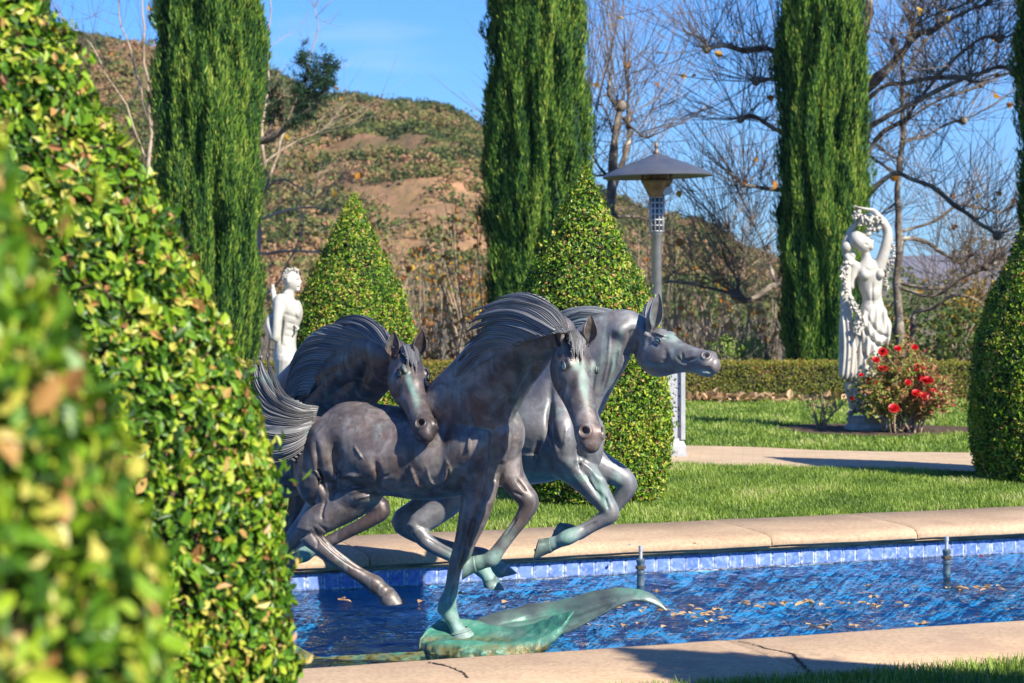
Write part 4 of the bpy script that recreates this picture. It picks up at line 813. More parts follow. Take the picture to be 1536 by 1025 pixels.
def head_relief(b, W, D, Fw, S, L, wd=1.0):
    def near(p): return b.V[np.argmin(np.linalg.norm(b.V-p, axis=1))]
    for sg in (-1, 1):
        q = near(W(.935, .10, sg*.15*wd)); ins = unit(W(.74, -.05, sg*.02)-q)
        kq = L/.55; N = b.normals(); dd = np.linalg.norm(b.V-q, axis=1); n0 = -unit(N[dd < .02].mean(0)); ins = unit(n0*.8+ins*.5)
        rim = N*(.007*kq*np.exp(-((dd-.026*kq)/(.009*kq))**2))[:, None]; b.V = b.V+rim+ins*(.034*kq*np.exp(-(dd/(.0175*kq))**4))[:, None]
        b.dent(near(W(.31, .055, sg*.2*wd)), .024, -.008); b.dent(near(W(.50, .03, sg*.16*wd)), .032, -.010); b.dent(near(W(.15, .03, sg*.2*wd)), .028, -.010); b.dent(near(W(.70, .03, sg*.15*wd)), .03, -.006)
        for s_ in np.linspace(.80, 1.02, 12): b.dent(near(W(s_, -.085-.02*math.sin((s_-.8)*14), sg*.16)), .009, -.011)
        for t in np.linspace(0, 1, 8): b.dent(near(W(.60+.1*t, -.05-.03*t, sg*.2)), .011, -.004)
        for t in np.linspace(0, 1, 14): b.dent(near(W(.44-.05*t+.05*math.sin(t*3), .0-.26*t, sg*.22)), .013, -.006)
        for t in np.linspace(0, 1, 14): b.dent(near(W(.02+.05*t, .05-.30*t, sg*.24)), .016, -.007)
    b.dent(near(W(.55, .2, 0)), .05, -.006)
def eyes(W, D, Fw, S, L, parent, off, wd=1.0):
    for sg in (-1, 1):
        mb = MB(); r_ = .030*L; a = np.linspace(0, np.pi, 9); fr_ = np.stack([D, Fw, S*sg]); mb.lathe([(max(r_*math.sin(x), 1e-4), r_*.45*math.cos(x)) for x in a], (0, 0, 0), 14, closed=False)
        mb.v[-1] = mb.v[-1]*np.array((1.25, .95, 1)) @ fr_+W(.302, .058, sg*.152*wd)-off; eo = mb.build('eye', EYE, parent)
        mb = MB(); q = [W(.302+.046*math.cos(t), .058+.030*math.sin(t), sg*(.158*wd)) for t in np.linspace(0, 2*np.pi, 15)]; mb.tube(np.array(q)-off, .0035, 6); mb.build('eyelid', parent['_skin_mat'], eo)
def ear(base, tip, face, wdt, mat, parent, off):
    """cupped pointed ear opening towards face"""
    base = np.array(base); tip = np.array(tip); A = tip-base; L = np.linalg.norm(A); D, Fw, S = frame(A, face); us = np.linspace(-.12, 1, 18); V = []; n = 17
    for lay in (1, 0):
        for u in us:
            wv = wdt*np.interp(u, [-.12, 0, .15, .35, .6, .82, .94, 1], [.55, .62, .85, 1, .84, .5, .24, .03]); op = np.interp(u, [-.12, .05, .3, .6, 1], [2.95, 2.75, 2.1, 1.75, 1.3]); c = base+D*u*L+S*0+Fw*(.012*math.sin(u*3)-u*u*.02)
            rr = wv*(1-.12*(lay == 0))
            for j in range(n):
                th = -op+2*op*j/(n-1); V.append(c-Fw*rr*math.cos(th)*.85+S*rr*math.sin(th)+(Fw*.0 if lay else Fw*.004))
    m_ = len(us); f = []
    for lay in (0, 1):
        o = lay*m_*n
        for i in range(m_-1):
            for j in range(n-1): q = (o+i*n+j, o+i*n+j+1, o+(i+1)*n+j+1, o+(i+1)*n+j); f.append(q if lay else q[::-1])
    for i in range(m_-1):
        for j in (0, n-1): f.append((i*n+j, (i+1)*n+j, (m_+i+1)*n+j, (m_+i)*n+j))
    mb = MB(); mb.add(np.array(V)-off, f); return mb.build('ear', mat, parent)
def hoof(parent, off, c, axis, toe, r=.052, h=.075, mat=None):
    """horn hoof as its own part: coronet at c, growing along axis, longer towards toe, with a hollow sole"""
    A = unit(np.array(axis, float)); T = np.array(toe, float); T = unit(T-A*(T @ A)); S = np.cross(A, T); n = 26; an = np.linspace(0, 2*np.pi, n, endpoint=False); V = []
    ct = np.cos(an)[:, None]; st = np.sin(an)[:, None]; k = .5+.5*ct
    for t, rr in ((-.22, .72), (-.08, .86), (.0, .94), (.06, .90), (.5, 1.04), (.93, 1.20), (1., 1.2)):
        V.append(c+A*h*(t*(.62+.55*k))+T*(r*rr*ct*np.where(ct > 0, 1.12, .92)+max(t, 0)*.30*r)+S*(r*rr*st*.95))
    for q, dz in ((.9, -.06), (.45, -.16), (.02, -.12)): V.append(c+A*h*((1+dz)*(.62+.55*k))+T*(r*1.15*q*ct*1.05+.3*r)+S*(r*1.13*q*st*.95))
    m_ = len(V); mb = MB(); mb.add(np.concatenate(V)-off, [(i*n+j, i*n+(j+1) % n, (i+1)*n+(j+1) % n, (i+1)*n+j) for i in range(m_-1) for j in range(n)]+[tuple((m_-1)*n+j for j in range(n))]); return mb.build('hoof', mat, parent, autosmooth=45)
def forelock(W, D, L, parent, off, mat, side=1, seed=1, ln=.34):
    gs = []
    for w0 in (-.07, -.03, .01, .05, .09):
        gs.append([tuple(W(-.04, .10, w0*.5)), tuple(W(.05, .155, w0+.01*side)), tuple(W(ln*.55, .165, w0*.9+.02*side)), tuple(W(ln, .15, w0*.7+.035*side))])
    return locks('forelock', gs, 4, mat, parent, off, seed, .013, 1.6, False, .12, 5, .3, .003)
# ================================================================== horse A: front, brown patina, planted foreleg
def horse(name, label, loc, mat):
    t = thing(name, label, 'horse sculpture', loc, group='galloping bronze horses in the fountain'); t['_skin_mat'] = mat; return t
WATERZ = 0.
BR_G = bronze('bronze_green_hoof', (.06, .08, .075), (.12, .16, .14), (.24, .30, .27), .5)
# ---- A
DM[1] = .36; DM[0] = 10.4
offA = np.array((-.3, 10.3, 0.)); hA = horse('bronze_horse', 'bronze galloping horse in front, planted on one foreleg, head turned to the viewer', tuple(offA), BR_A)
b = Body()
b.loft([(462, 642, 10.98, .08, .09), (482, 662, 10.9, .185, .17), (520, 670, 10.8, .24, .225), (572, 674, 10.66, .235, .235), (628, 680, 10.5, .245, .25), (685, 668, 10.35, .262, .24), (728, 652, 10.2, .245, .21), (750, 642, 10.12, .17, .15)], up=(0, 0, 1), n=28)
DM[1] = 1.
b.loft([(692, 628, 10.32, .25, .16), (722, 587, 10.22, .215, .135), (752, 547, 10.1, .195, .12), (785, 514, 9.96, .17, .105), (815, 494, 9.84, .13, .09), (843, 500, 9.74, .09, .08)], up=(-1, 0, 1), n=24)
pollA = P(855, 512, 9.74); LA = .57; DA = P(886, 650, 9.46)-pollA; FA = (.42, -.85, .1)
DM[1] = .36
W, D_, Fw_, S_ = horse_head(b, pollA, DA, FA, LA, 1.0)
# chest and shoulders
b.ball((728, 665, 10.03), (.13, .12, .17)); b.ball((762, 655, 10.05), (.075, .09, .14)); b.ball((700, 650, 10.18), (.15, .1, .2))
# planted foreleg
b.loft([(722, 690, 10.08, .13, .12), (719, 735, 10.0, .098, .092), (710, 775, 9.97, .077), (697, 815, 9.95, .055), (693, 828, 9.95, .053), (683, 850, 9.95, .038), (677, 885, 9.95, .036), (671, 906, 9.95, .048), (674, 920, 9.95, .044), (682, 936, 9.95, .036), (689, 950, 9.95, .044)], n=18)
b.ball((664, 914, 9.97), (.03, .035, .03))
# folded foreleg
b.loft([(752, 680, 10.2, .11), (765, 712, 10.13, .075), (782, 737, 10.08, .058), (793, 753, 10.06, .055), (785, 775, 10.06, .040), (765, 802, 10.06, .034), (747, 826, 10.06, .036), (738, 838, 10.06, .043), (726, 842, 10.08, .034)], n=16)
b.loft([(728, 842, 10.08, .034, .036), (716, 845, 10.1, .040, .042)], n=16)
# near hind leg
b.loft([(500, 672, 10.74, .2, .12), (530, 706, 10.64, .155, .13), (546, 730, 10.58, .115, .105), (522, 754, 10.58, .100, .092), (490, 774, 10.58, .085, .072), (463, 796, 10.58, .070, .05), (482, 820, 10.57, .047, .042), (515, 846, 10.56, .040), (545, 866, 10.55, .039), (562, 877, 10.54, .050), (572, 886, 10.53, .041)], up=(-.6, 0, 1), n=18)
b.loft([(569, 882, 10.53, .042, .042), (576, 889, 10.51, .046, .046)], n=16)
b.ball((468, 700, 10.72), (.1, .12, .2)); b.ball((492, 735, 10.66), (.07, .09, .13))
# far hind leg
b.loft([(480, 690, 11.05, .17, .1), (492, 728, 11.08, .12, .1), (474, 768, 11.1, .075), (440, 808, 11.12, .062, .05), (426, 826, 11.12, .058, .045), (412, 858, 11.12, .042), (400, 890, 11.1, .038), (392, 910, 11.1, .045), (388, 925, 11.1, .04), (378, 940, 11.08, .055)], n=16)
def softA(v):
    d = np.linalg.norm(v-P(868, 575, 9.85), axis=1); return np.clip((v[:, 2]-.93)*5, 0, 1)*np.clip((d-.32)*6, 0, 1)
b.fuse(.0078, 3, softA)
b.bulge([(520, 640, 48, 30, .016), (548, 700, 30, 34, .018), (478, 690, 14, 45, .020), (700, 610, 26, 30, .014), (695, 665, 24, 30, .016), (640, 690, 60, 30, .01), (722, 660, 16, 40, .02), (755, 650, 10, 34, .014), (605, 700, 18, 26, -.008), (508, 692, 9, 26, -.013, -20), (540, 745, 26, 12, .014), (667, 655, 9, 40, -.008, 12), (740, 560, 30, 16, .012, -50), (800, 560, 10, 16, -.012), (770, 520, 26, 12, .01, -40), (712, 705, 12, 26, .012)])
b.relief([[(470, 655), (476, 690), (480, 720), (492, 745)], [(505, 660), (500, 690), (508, 715), (535, 728)], [(561, 690), (568, 715), (566, 738)], [(738, 660), (738, 690), (733, 730), (722, 770)], [(690, 700), (655, 735), (610, 748), (575, 742)], [(755, 690), (745, 730)]], -.011, 4.5)
b.relief([[(617, 700), (621, 716), (628, 728)], [(670, 690), (668, 712), (656, 728)], [(520, 742), (545, 735), (562, 738)], [(500, 720), (520, 712), (540, 715)], [(705, 650), (702, 680)], [(795, 545), (778, 575), (768, 600)]], .008, 2.6)
b.relief([[(468, 790), (480, 806), (500, 826), (530, 850)], [(478, 788), (505, 808), (540, 842)]], -.007, 2.2); b.relief([[(715, 760), (704, 800), (694, 840), (684, 880)], [(726, 742), (716, 780)]], -.009, 2.4); b.relief([[(770, 738), (785, 745)], [(776, 775), (756, 805)]], -.005, 2)
b.relief([[(563, 703), (574, 715), (584, 712)], [(509, 706), (506, 724)], [(490, 745), (483, 768), (484, 782)], [(467, 797), (476, 812), (475, 824)], [(490, 814), (524, 841), (550, 858)], [(700, 764), (693, 803), (689, 830)], [(715, 768), (706, 804), (701, 827)], [(681, 872), (675, 896), (675, 910)], [(775, 720), (790, 738)], [(745, 690), (742, 715), (735, 745)]], -.006, 1.9)
b.relief([[(615, 698), (620, 714), (626, 727), (641, 730)], [(668, 688), (675, 706), (672, 719)], [(494, 730), (510, 731)], [(535, 748), (558, 742), (576, 735)], [(640, 702), (646, 722), (660, 727)], [(530, 668), (545, 690)], [(700, 560), (720, 545), (748, 530)], [(760, 590), (745, 605), (740, 625)]], .005, 1.6)
head_relief(b, W, D_, Fw_, S_, LA); b.build('body', BR_A, hA, offA, [(676, 925, 40, 52, 1.), (735, 842, 34, 20, .75), (790, 560, 8, 40, .25), (875, 575, 6, 30, .62, -8), (868, 550, 12, 8, .5), (738, 690, 4, 24, .4), (680, 715, 4, 20, .3), (775, 600, 8, 40, .25), (620, 752, 70, 5, .5), (446, 650, 5, 14, .8), (760, 800, 14, 25, .35)])
hoof(hA, offA, P(689, 948, 9.95), (.25, 0, -1), (1, -.3, 0), .060, .062, BR_G); hoof(hA, offA, P(577, 890, 10.51), (.42, 0, -1), (1, 0, .1), .052, .075, BR_A); hoof(hA, offA, P(712, 845, 10.1), (-1, .1, -.15), (-.1, 0, -1), .046, .065, BR_G); hoof(hA, offA, P(384, 932, 11.1), (-.5, 0, -1), (-.6, 0, .4), .05, .07, BR_A); eyes(W, D_, Fw_, S_, LA, hA, offA)
DM[1] = 1.
ear(P(843, 520, 9.69), P(846, 480, 9.65), (-.15, -1, 0), .044, BR_A, hA, offA); ear(P(881, 512, 9.68), P(888, 475, 9.65), (.35, -1, 0), .040, BR_A, hA, offA)
forelock(W, D_, LA, hA, offA, HR_A, 1.2, 3, .36)
locks('mane', [[(856, 497, 9.61), (838, 468, 9.70), (805, 445, 9.79), (765, 441, 9.94), (716, 452, 10.10)], [(850, 500, 9.61), (825, 472, 9.69), (785, 455, 9.82), (745, 458, 9.96), (702, 474, 10.10)], [(838, 500, 9.61), (800, 476, 9.72), (762, 466, 9.87), (722, 474, 10.00), (690, 492, 10.12)], [(815, 505, 9.66), (782, 488, 9.77), (745, 486, 9.93), (712, 498, 10.03), (685, 512, 10.14)],
     [(790, 512, 9.75), (758, 502, 9.88), (728, 506, 9.99), (702, 525, 10.08), (678, 556, 10.16)], [(762, 528, 9.89), (735, 522, 9.99), (712, 535, 10.06), (690, 562, 10.12), (662, 592, 10.20)], [(738, 548, 10.01), (716, 550, 10.07), (698, 568, 10.12), (676, 590, 10.16), (648, 606, 10.24)], [(716, 575, 10.08), (700, 580, 10.12), (684, 594, 10.15), (664, 606, 10.20), (640, 614, 10.26)]], 13, HR_A, hA, offA, 5, .026, 1.7, rag=.3)
DM[1] = .36
locks('tail', [[(478, 612, 10.72), (450, 608, 10.68), (426, 590, 10.8), (412, 556, 11.0), (404, 515, 11.2)], [(476, 618, 10.66), (444, 620, 10.6), (416, 600, 10.75), (396, 560, 10.95), (388, 520, 11.2)], [(474, 626, 10.62), (438, 632, 10.55), (404, 615, 10.7), (382, 585, 10.9), (374, 548, 11.1)], [(474, 632, 10.6), (434, 646, 10.5), (400, 638, 10.65), (374, 615, 10.85), (362, 585, 11.0)],
     [(474, 638, 10.62), (436, 662, 10.52), (404, 664, 10.65), (376, 648, 10.8), (360, 622, 11.0)], [(476, 644, 10.66), (446, 676, 10.58), (418, 690, 10.68), (390, 688, 10.8), (366, 668, 11.0)]], 8, HR_A, hA, offA, 6, .060, 1.9, rag=.25, grooves=6, depth=.006)

DM[1] = 1.0; DM[0] = 10.25
# ---- B : back left, head over the front horse's rump
offB = np.array((-1.0, 11.6, 0.)); hB = horse('bronze_horse', 'dark bronze horse at the back left, arched neck and head lowered over the front horse', tuple(offB), BR_B)
b = Body()
b.loft([(200, 672, 12.3, .12, .12), (240, 668, 12.2, .24, .22), (310, 672, 12.0, .25, .25), (390, 682, 11.75, .265, .25), (440, 678, 11.6, .255, .22), (474, 680, 11.5, .17, .15)], up=(0, 0, 1), n=26)
b.loft([(415, 676, 11.6, .27, .18), (448, 630, 11.45, .265, .16), (490, 584, 11.25, .25, .14), (532, 556, 11.0, .22, .12), (570, 536, 10.74, .165, .1), (600, 536, 10.52, .09, .075)], up=(-.6, 0, 1), n=24)
pollB = P(606, 535, 10.46); LB = .54; DB = P(638, 636, 10.14)-pollB; FB = (.50, -.80, .4); wB = 1.0
W, D_, Fw_, S_ = horse_head(b, pollB, DB, FB, LB, wB)
b.loft([(450, 690, 11.5, .14), (488, 716, 11.45, .095), (530, 742, 11.4, .075), (572, 762, 11.36, .058), (556, 780, 11.35, .042), (512, 803, 11.35, .036), (470, 824, 11.35, .038), (456, 832, 11.35, .046), (444, 838, 11.35, .036), (428, 846, 11.35, .052)], n=16)
b.loft([(430, 700, 11.8, .13), (452, 735, 11.8, .085), (446, 768, 11.8, .062), (436, 792, 11.8, .055), (425, 822, 11.8, .038), (412, 850, 11.8, .036), (405, 864, 11.8, .046), (398, 878, 11.8, .05)], n=16)
for dd in (11.95, 12.35): b.loft([(255, 690, dd+.1, .17, .1), (275, 735, dd, .11), (240, 770, dd, .07), (215, 792, dd, .06), (250, 825, dd, .04), (285, 850, dd, .038), (298, 858, dd, .046), (314, 872, dd, .05)], n=14)
b.fuse(.009, 3, lambda v: np.clip((v[:, 2]-.9)*5, 0, 1)*np.clip((np.linalg.norm(v-P(615, 580, 10.5), axis=1)-.3)*6, 0, 1))
b.bulge([(500, 560, 30, 14, .014, -35), (470, 610, 26, 16, .014, -50), (545, 560, 8, 26, -.012, 20), (560, 540, 12, 18, .01)])
b.relief([[(440, 610), (470, 580), (510, 550)], [(560, 590), (530, 575), (500, 590)], [(575, 520), (582, 545), (575, 575)]], -.009, 5)
head_relief(b, W, D_, Fw_, S_, LB, wB); b.build('body', BR_B, hB, offB, [(616, 578, 5, 32, .6, -18), (624, 602, 6, 14, .45), (455, 830, 30, 22, .8), (420, 740, 40, 8, .4)])
hoof(hB, offB, P(432, 844, 11.35), (-1, 0, -.3), (.1, 0, -1), .046, .065, BR_G); hoof(hB, offB, P(398, 876, 11.8), (-.6, 0, -.8), (-.5, 0, .3), .046, .065, BR_G)
for dd in (11.95, 12.35): hoof(hB, offB, P(312, 870, dd), (.8, 0, -.7), (.6, 0, .3), .048, .07, BR_G); eyes(W, D_, Fw_, S_, LB, hB, offB, wB)
ear(P(590, 535, 10.42), P(590, 499, 10.4), (-.1, -1, 0), .042, BR_B, hB, offB); ear(P(624, 532, 10.4), P(635, 497, 10.38), (.4, -1, .1), .042, BR_B, hB, offB)
forelock(W, D_, LB, hB, offB, HR_B, 1., 4, .4)
locks('mane', [[(592, 522, 10.42), (575, 492, 10.55), (545, 474, 10.72), (512, 478, 10.89), (494, 500, 11.00)], [(584, 528, 10.47), (560, 496, 10.61), (528, 484, 10.78), (500, 490, 10.94), (484, 520, 11.02)], [(570, 512, 10.58), (535, 492, 10.74), (500, 492, 10.92), (474, 508, 11.02), (458, 540, 11.10)], [(545, 510, 10.72), (508, 502, 10.88), (474, 504, 11.00), (448, 524, 11.10), (436, 556, 11.18)],
     [(520, 522, 10.86), (486, 518, 10.96), (456, 528, 11.06), (436, 552, 11.14), (428, 584, 11.20)], [(500, 542, 10.97), (468, 540, 11.04), (444, 552, 11.12), (430, 575, 11.20), (430, 606, 11.24)], [(482, 566, 11.05), (458, 565, 11.12), (440, 578, 11.18), (430, 598, 11.24), (426, 622, 11.30)], [(464, 592, 11.14), (448, 592, 11.20), (436, 602, 11.24), (426, 616, 11.30), (416, 634, 11.34)]], 12, HR_B, hB, offB, 8, .028, 1.7, rag=.25)
locks('tail', [[(205, 655, 12.3), (170, 640, 12.35), (140, 600, 12.4), (120, 540, 12.5)], [(200, 665, 12.3), (160, 660, 12.35), (120, 640, 12.4), (90, 600, 12.5)], [(200, 675, 12.3), (165, 685, 12.35), (130, 690, 12.4), (90, 680, 12.5)]], 6, HR_B, hB, offB, 9, .05, 1.8)

# ---- C : right, profile head stretched to the right
offC = np.array((.2, 11.3, 0.)); hC = horse('bronze_horse', 'grey-green bronze horse at the right, head stretched forward in profile, both forelegs folded', tuple(offC), BR_C)
b = Body()
b.loft([(560, 672, 11.85, .10, .1), (582, 674, 11.8, .19, .18), (628, 672, 11.7, .235, .22), (690, 668, 11.5, .24, .24), (760, 662, 11.3, .255, .25), (818, 650, 11.15, .272, .23), (858, 650, 11.05, .22, .19), (878, 655, 11.0, .14, .13)], up=(0, 0, 1), n=28)
b.loft([(828, 635, 11.12, .24, .17), (852, 594, 11.08, .215, .145), (876, 555, 11.02, .195, .125), (904, 520, 10.97, .175, .11), (932, 500, 10.93, .14, .098), (960, 502, 10.9, .11, .085)], up=(-1, 0, 1), n=24)
pollC = P(965, 508, 10.88); LC = .465; DC = P(1066, 541, 10.62)-pollC; FC = (.30, -.30, .92); wC = 1.04
W, D_, Fw_, S_ = horse_head(b, pollC, DC, FC, LC, wC, 1.22)
b.ball((850, 665, 10.95), (.12, .12, .17)); b.ball((884, 672, 10.98), (.08, .1, .13)); b.ball((835, 640, 11.0), (.1, .1, .2))
b.loft([(852, 690, 11.0, .12), (872, 710, 10.95, .095), (893, 735, 10.9, .073), (911, 760, 10.88, .054), (914, 772, 10.88, .053), (898, 783, 10.88, .040), (872, 797, 10.88, .036), (852, 806, 10.88, .044), (838, 813, 10.9, .034)], n=16)
b.loft([(842, 811, 10.9, .034), (826, 817, 10.92, .040)], n=16)
b.loft([(872, 682, 11.15, .11), (900, 700, 11.12, .085), (925, 712, 11.1, .068), (938, 722, 11.1, .060), (940, 732, 11.1, .056), (928, 752, 11.1, .042), (905, 778, 11.1, .035), (880, 794, 11.1, .036), (866, 800, 11.1, .042), (856, 797, 11.1, .034)], n=16)
b.loft([(860, 798, 11.1, .034), (852, 795, 11.1, .038)], n=16)
b.loft([(630, 690, 11.6, .18, .12), (658, 722, 11.5, .14, .11), (674, 746, 11.45, .10), (652, 770, 11.42, .075), (626, 792, 11.4, .066, .05), (646, 817, 11.36, .044), (680, 835, 11.3, .037), (706, 846, 11.25, .038), (722, 853, 11.22, .047), (731, 864, 11.2, .037)], up=(-.5, 0, 1), n=16)
b.loft([(730, 862, 11.2, .036), (734, 869, 11.19, .042)], n=16)
b.loft([(620, 690, 11.85, .16, .1), (640, 725, 11.85, .12), (648, 745, 11.85, .09), (625, 765, 11.85, .068), (601, 783, 11.85, .060), (625, 804, 11.83, .042), (665, 818, 11.8, .036), (708, 828, 11.75, .036), (726, 834, 11.73, .045), (740, 846, 11.7, .04), (752, 856, 11.7, .05)], n=16)
b.fuse(.0082, 3, lambda v: np.clip((v[:, 2]-.9)*5, 0, 1)*np.clip((np.linalg.norm(v-P(1015, 525, 10.75), axis=1)-.3)*6, 0, 1))
b.bulge([(930, 495, 14, 12, .014), (905, 540, 12, 30, .012, 30), (870, 580, 14, 34, .012, 25), (800, 640, 40, 34, .014), (846, 640, 16, 50, .016), (826, 640, 5, 44, -.014), (880, 660, 14, 24, .014), (868, 668, 4, 26, -.014), (860, 700, 22, 12, .012, 30), (950, 520, 5, 22, -.014, 10), (900, 720, 12, 5, .01, 40)])
b.relief([[(826, 600), (828, 640), (840, 680)], [(866, 640), (868, 672), (876, 694)], [(925, 575), (905, 610), (895, 650)], [(800, 690), (810, 660)], [(870, 700), (890, 728), (905, 752)], [(946, 492), (944, 515), (935, 545)]], -.010, 4.2)
b.relief([[(806, 672), (804, 690), (796, 706)], [(860, 690), (880, 700), (900, 722)], [(920, 530), (915, 560), (905, 590)], [(885, 715), (897, 738)]], .006, 2.2)
b.relief([[(804, 674), (806, 689), (797, 710)], [(864, 654), (867, 683), (871, 712)], [(823, 624), (826, 654), (829, 680)], [(961, 505), (961, 526), (973, 543), (1003, 550)], [(1022, 528), (1026, 541), (1044, 537)], [(964, 497), (990, 505), (1006, 507)], [(908, 745), (913, 765)], [(870, 795), (895, 782)], [(640, 808), (690, 835)], [(893, 560), (885, 600), (880, 630)]], -.007, 2.)
b.relief([[(915, 500), (912, 540), (902, 585)], [(930, 520), (925, 550)], [(785, 684), (812, 682)], [(850, 640), (846, 670)]], .004, 1.5)
head_relief(b, W, D_, Fw_, S_, LC, wC); b.build('body', BR_C, hC, offC, [(840, 812, 34, 16, 1.), (850, 795, 20, 10, .8), (725, 862, 34, 26, 1.), (690, 838, 30, 14, .6), (820, 718, 70, 8, .8), (900, 735, 10, 34, .7, -20), (925, 725, 10, 16, .6), (745, 845, 20, 14, .8), (1008, 506, 14, 8, .5), (1050, 560, 18, 6, .8), (975, 548, 34, 4, .5), (925, 530, 5, 50, .5, 12), (905, 520, 3, 50, .5, 6), (790, 650, 4, 60, .15), (1020, 500, 22, 4, .6, 28)])
hoof(hC, offC, P(824, 817, 10.92), (-1, 0, -.12), (-.15, 0, -1), .046, .085, BR_G); hoof(hC, offC, P(850, 794, 11.1), (-1, 0, .12), (-.2, 0, -1), .040, .070, BR_G); hoof(hC, offC, P(734, 869, 11.19), (.15, 0, -1), (1, 0, -.2), .046, .062, BR_G); hoof(hC, offC, P(751, 852, 11.7), (.5, 0, -1), (1, 0, .2), .044, .06, BR_G); eyes(W, D_, Fw_, S_, LC, hC, offC, wC)
ear(P(976, 492, 10.80), P(990, 441, 10.76), (.5, -1, .1), .046, BR_C, hC, offC); ear(P(966, 488, 10.95), P(981, 447, 10.98), (.6, -.8, .1), .044, BR_C, hC, offC)
locks('mane', [[(962, 482, 10.9), (930, 470, 10.95), (890, 462, 11.0), (855, 463, 11.06), (828, 472, 11.12)], [(950, 484, 10.88), (915, 474, 10.93), (880, 468, 10.98), (848, 474, 11.04), (818, 488, 11.1)], [(925, 486, 10.9), (892, 480, 10.94), (862, 482, 11.0), (835, 496, 11.06), (808, 515, 11.12)], [(900, 500, 10.94), (872, 496, 10.98), (846, 508, 11.04), (824, 528, 11.1), (800, 548, 11.16)], [(878, 526, 10.98), (856, 526, 11.03), (836, 542, 11.08), (815, 562, 11.14), (790, 576, 11.2)]], 7, HR_C, hC, offC, 12, .018, 1.7, rag=.3)
locks('tail', [[(575, 655, 11.85), (545, 640, 11.95), (520, 640, 12.1), (490, 660, 12.2)], [(575, 662, 11.85), (545, 655, 11.95), (515, 665, 12.1), (485, 690, 12.2)], [(575, 670, 11.85), (548, 672, 11.95), (520, 690, 12.1), (495, 715, 12.2)]], 5, HR_C, hC, offC, 13, .05, 1.8)

# ---- the bronze waves that carry the horses
m = M('algae_stained_bronze', .5, .1, .5); co = m.coord(); c = m.ramp(m.noise(4, 6, m.coord((1, 1, 3)), .65), [(.3, (.025, .13, .095)), (.5, (.06, .23, .16)), (.68, (.20, .37, .28))])
z = m.sep(m.coord())[2]; alg = m.math('MULTIPLY', m.ramp(z, [(.0, 1.), (.034, .8), (.062, .0)]), m.ramp(m.noise(16, 6, co, .7), [(.38, .2), (.55, 1.)]))
c = m.mix(m.ramp(m.noise(6, 4, co), [(.5, 0.), (.7, .6)]), c, (.10, .12, .12)); c = m.mix(alg, c, m.ramp(m.noise(30, 5, co), [(.35, (.03, .028, .01)), (.55, (.16, .14, .03)), (.7, (.22, .10, .04))])); m.color(c); m.bump(m.noise(20, 6, co), .6, .015); WAVE = m.m
m = M('grey_green_bronze', .42, .3, .5); co = m.coord(); m.color(m.ramp(m.noise(3.5, 6, m.coord((1, 1, 2)), .65), [(.32, (.08, .095, .10)), (.52, (.13, .19, .17)), (.66, (.10, .29, .21))])); m.bump(m.noise(12, 5, co), .4, .01); WAVE2 = m.m
wv = thing('bronze_wave', 'verdigris bronze wave rising from the water under the planted hoof', 'sculpture base', tuple(P(760, 960, 10.0)*np.array((1, 1, 0)))); offW = np.array(wv.location)
WX = [624, 640, 665, 700, 740, 780, 815, 840, 861]
WS = {'fb': [(10.1, -.03), (10.30, -.06), (10.42, -.06), (10.42, -.06), (10.36, -.06), (10.27, -.04), (10.18, .03), (10.10, .11), (10.02, .197)],
      'fr': [(10.1, .0), (10.25, .065), (10.36, .10), (10.36, .105), (10.30, .085), (10.22, .09), (10.15, .135), (10.08, .178), (10.02, .205)],
      'fi': [(10.1, .0), (10.20, .05), (10.28, .075), (10.28, .075), (10.23, .06), (10.17, .075), (10.11, .125), (10.05, .168), (10.02, .204)],
      'md': [(10.1, .0), (10.12, .03), (10.15, .036), (10.15, .034), (10.12, .036), (10.08, .058), (10.05, .105), (10.02, .152), (10.02, .203)],
      'ni': [(10.1, .0), (10.04, .04), (10.03, .05), (10.02, .05), (10.0, .05), (9.99, .055), (9.99, .09), (9.99, .137), (10.02, .202)],
      'nr': [(10.1, -.005), (10.0, .045), (9.965, .062), (9.945, .064), (9.945, .058), (9.955, .052), (9.965, .078), (9.98, .125), (10.02, .201)],
      'nb': [(10.1, -.02), (9.97, .0), (9.925, .0), (9.90, .0), (9.905, -.005), (9.93, -.01), (9.955, .03), (9.975, .095), (10.02, .198)],
      'nu': [(10.1, -.03), (10.0, -.06), (9.96, -.08), (9.94, -.08), (9.94, -.08), (9.97, -.06), (10.0, .01), (10.0, .09), (10.02, .197)]}
ring_ = []
for key in ('fb', 'fr', 'fi', 'md', 'ni', 'nr', 'nb', 'nu'):
    c = catmull(np.array([(x, d, z) for x, (d, z) in zip(WX, WS[key])]), 12); ring_.append(np.stack([(c[:, 0]-HX)/F*c[:, 1], c[:, 1], c[:, 2]], 1))
ring_ = np.array(ring_); K = ring_.shape[1]; cl = np.vstack([ring_[-1:], ring_, ring_[:2]]); fine_r = []
for i in range(8):
    p0, p1, p2, p3 = cl[i:i+4]
    for t in np.arange(6)/6: fine_r.append(.5*((2*p1)+(-p0+p2)*t+(2*p0-5*p1+4*p2-p3)*t*t+(-p0+3*p1-3*p2+p3)*t**3))
W3 = np.array(fine_r); n0 = len(W3); ix = np.arange(n0*K).reshape(n0, K); jx = np.roll(ix, -1, 0); Fw4 = np.stack([ix[:, :-1], ix[:, 1:], jx[:, 1:], jx[:, :-1]], -1).reshape(-1, 4)
g_ = W3.reshape(-1, 3); low = np.clip((.05-g_[:, 2])*20, 0, 1); g_ = g_+np.stack([fbm(g_, 7, 3, 3), -np.abs(fbm(g_, 9, 4, 3)), fbm(g_, 8, 5, 3)], 1)*(.004+.014*low)[:, None]; link('wave', np_mesh('wave', g_-offW, Fw4[:, ::-1], smooth=True), WAVE, wv)
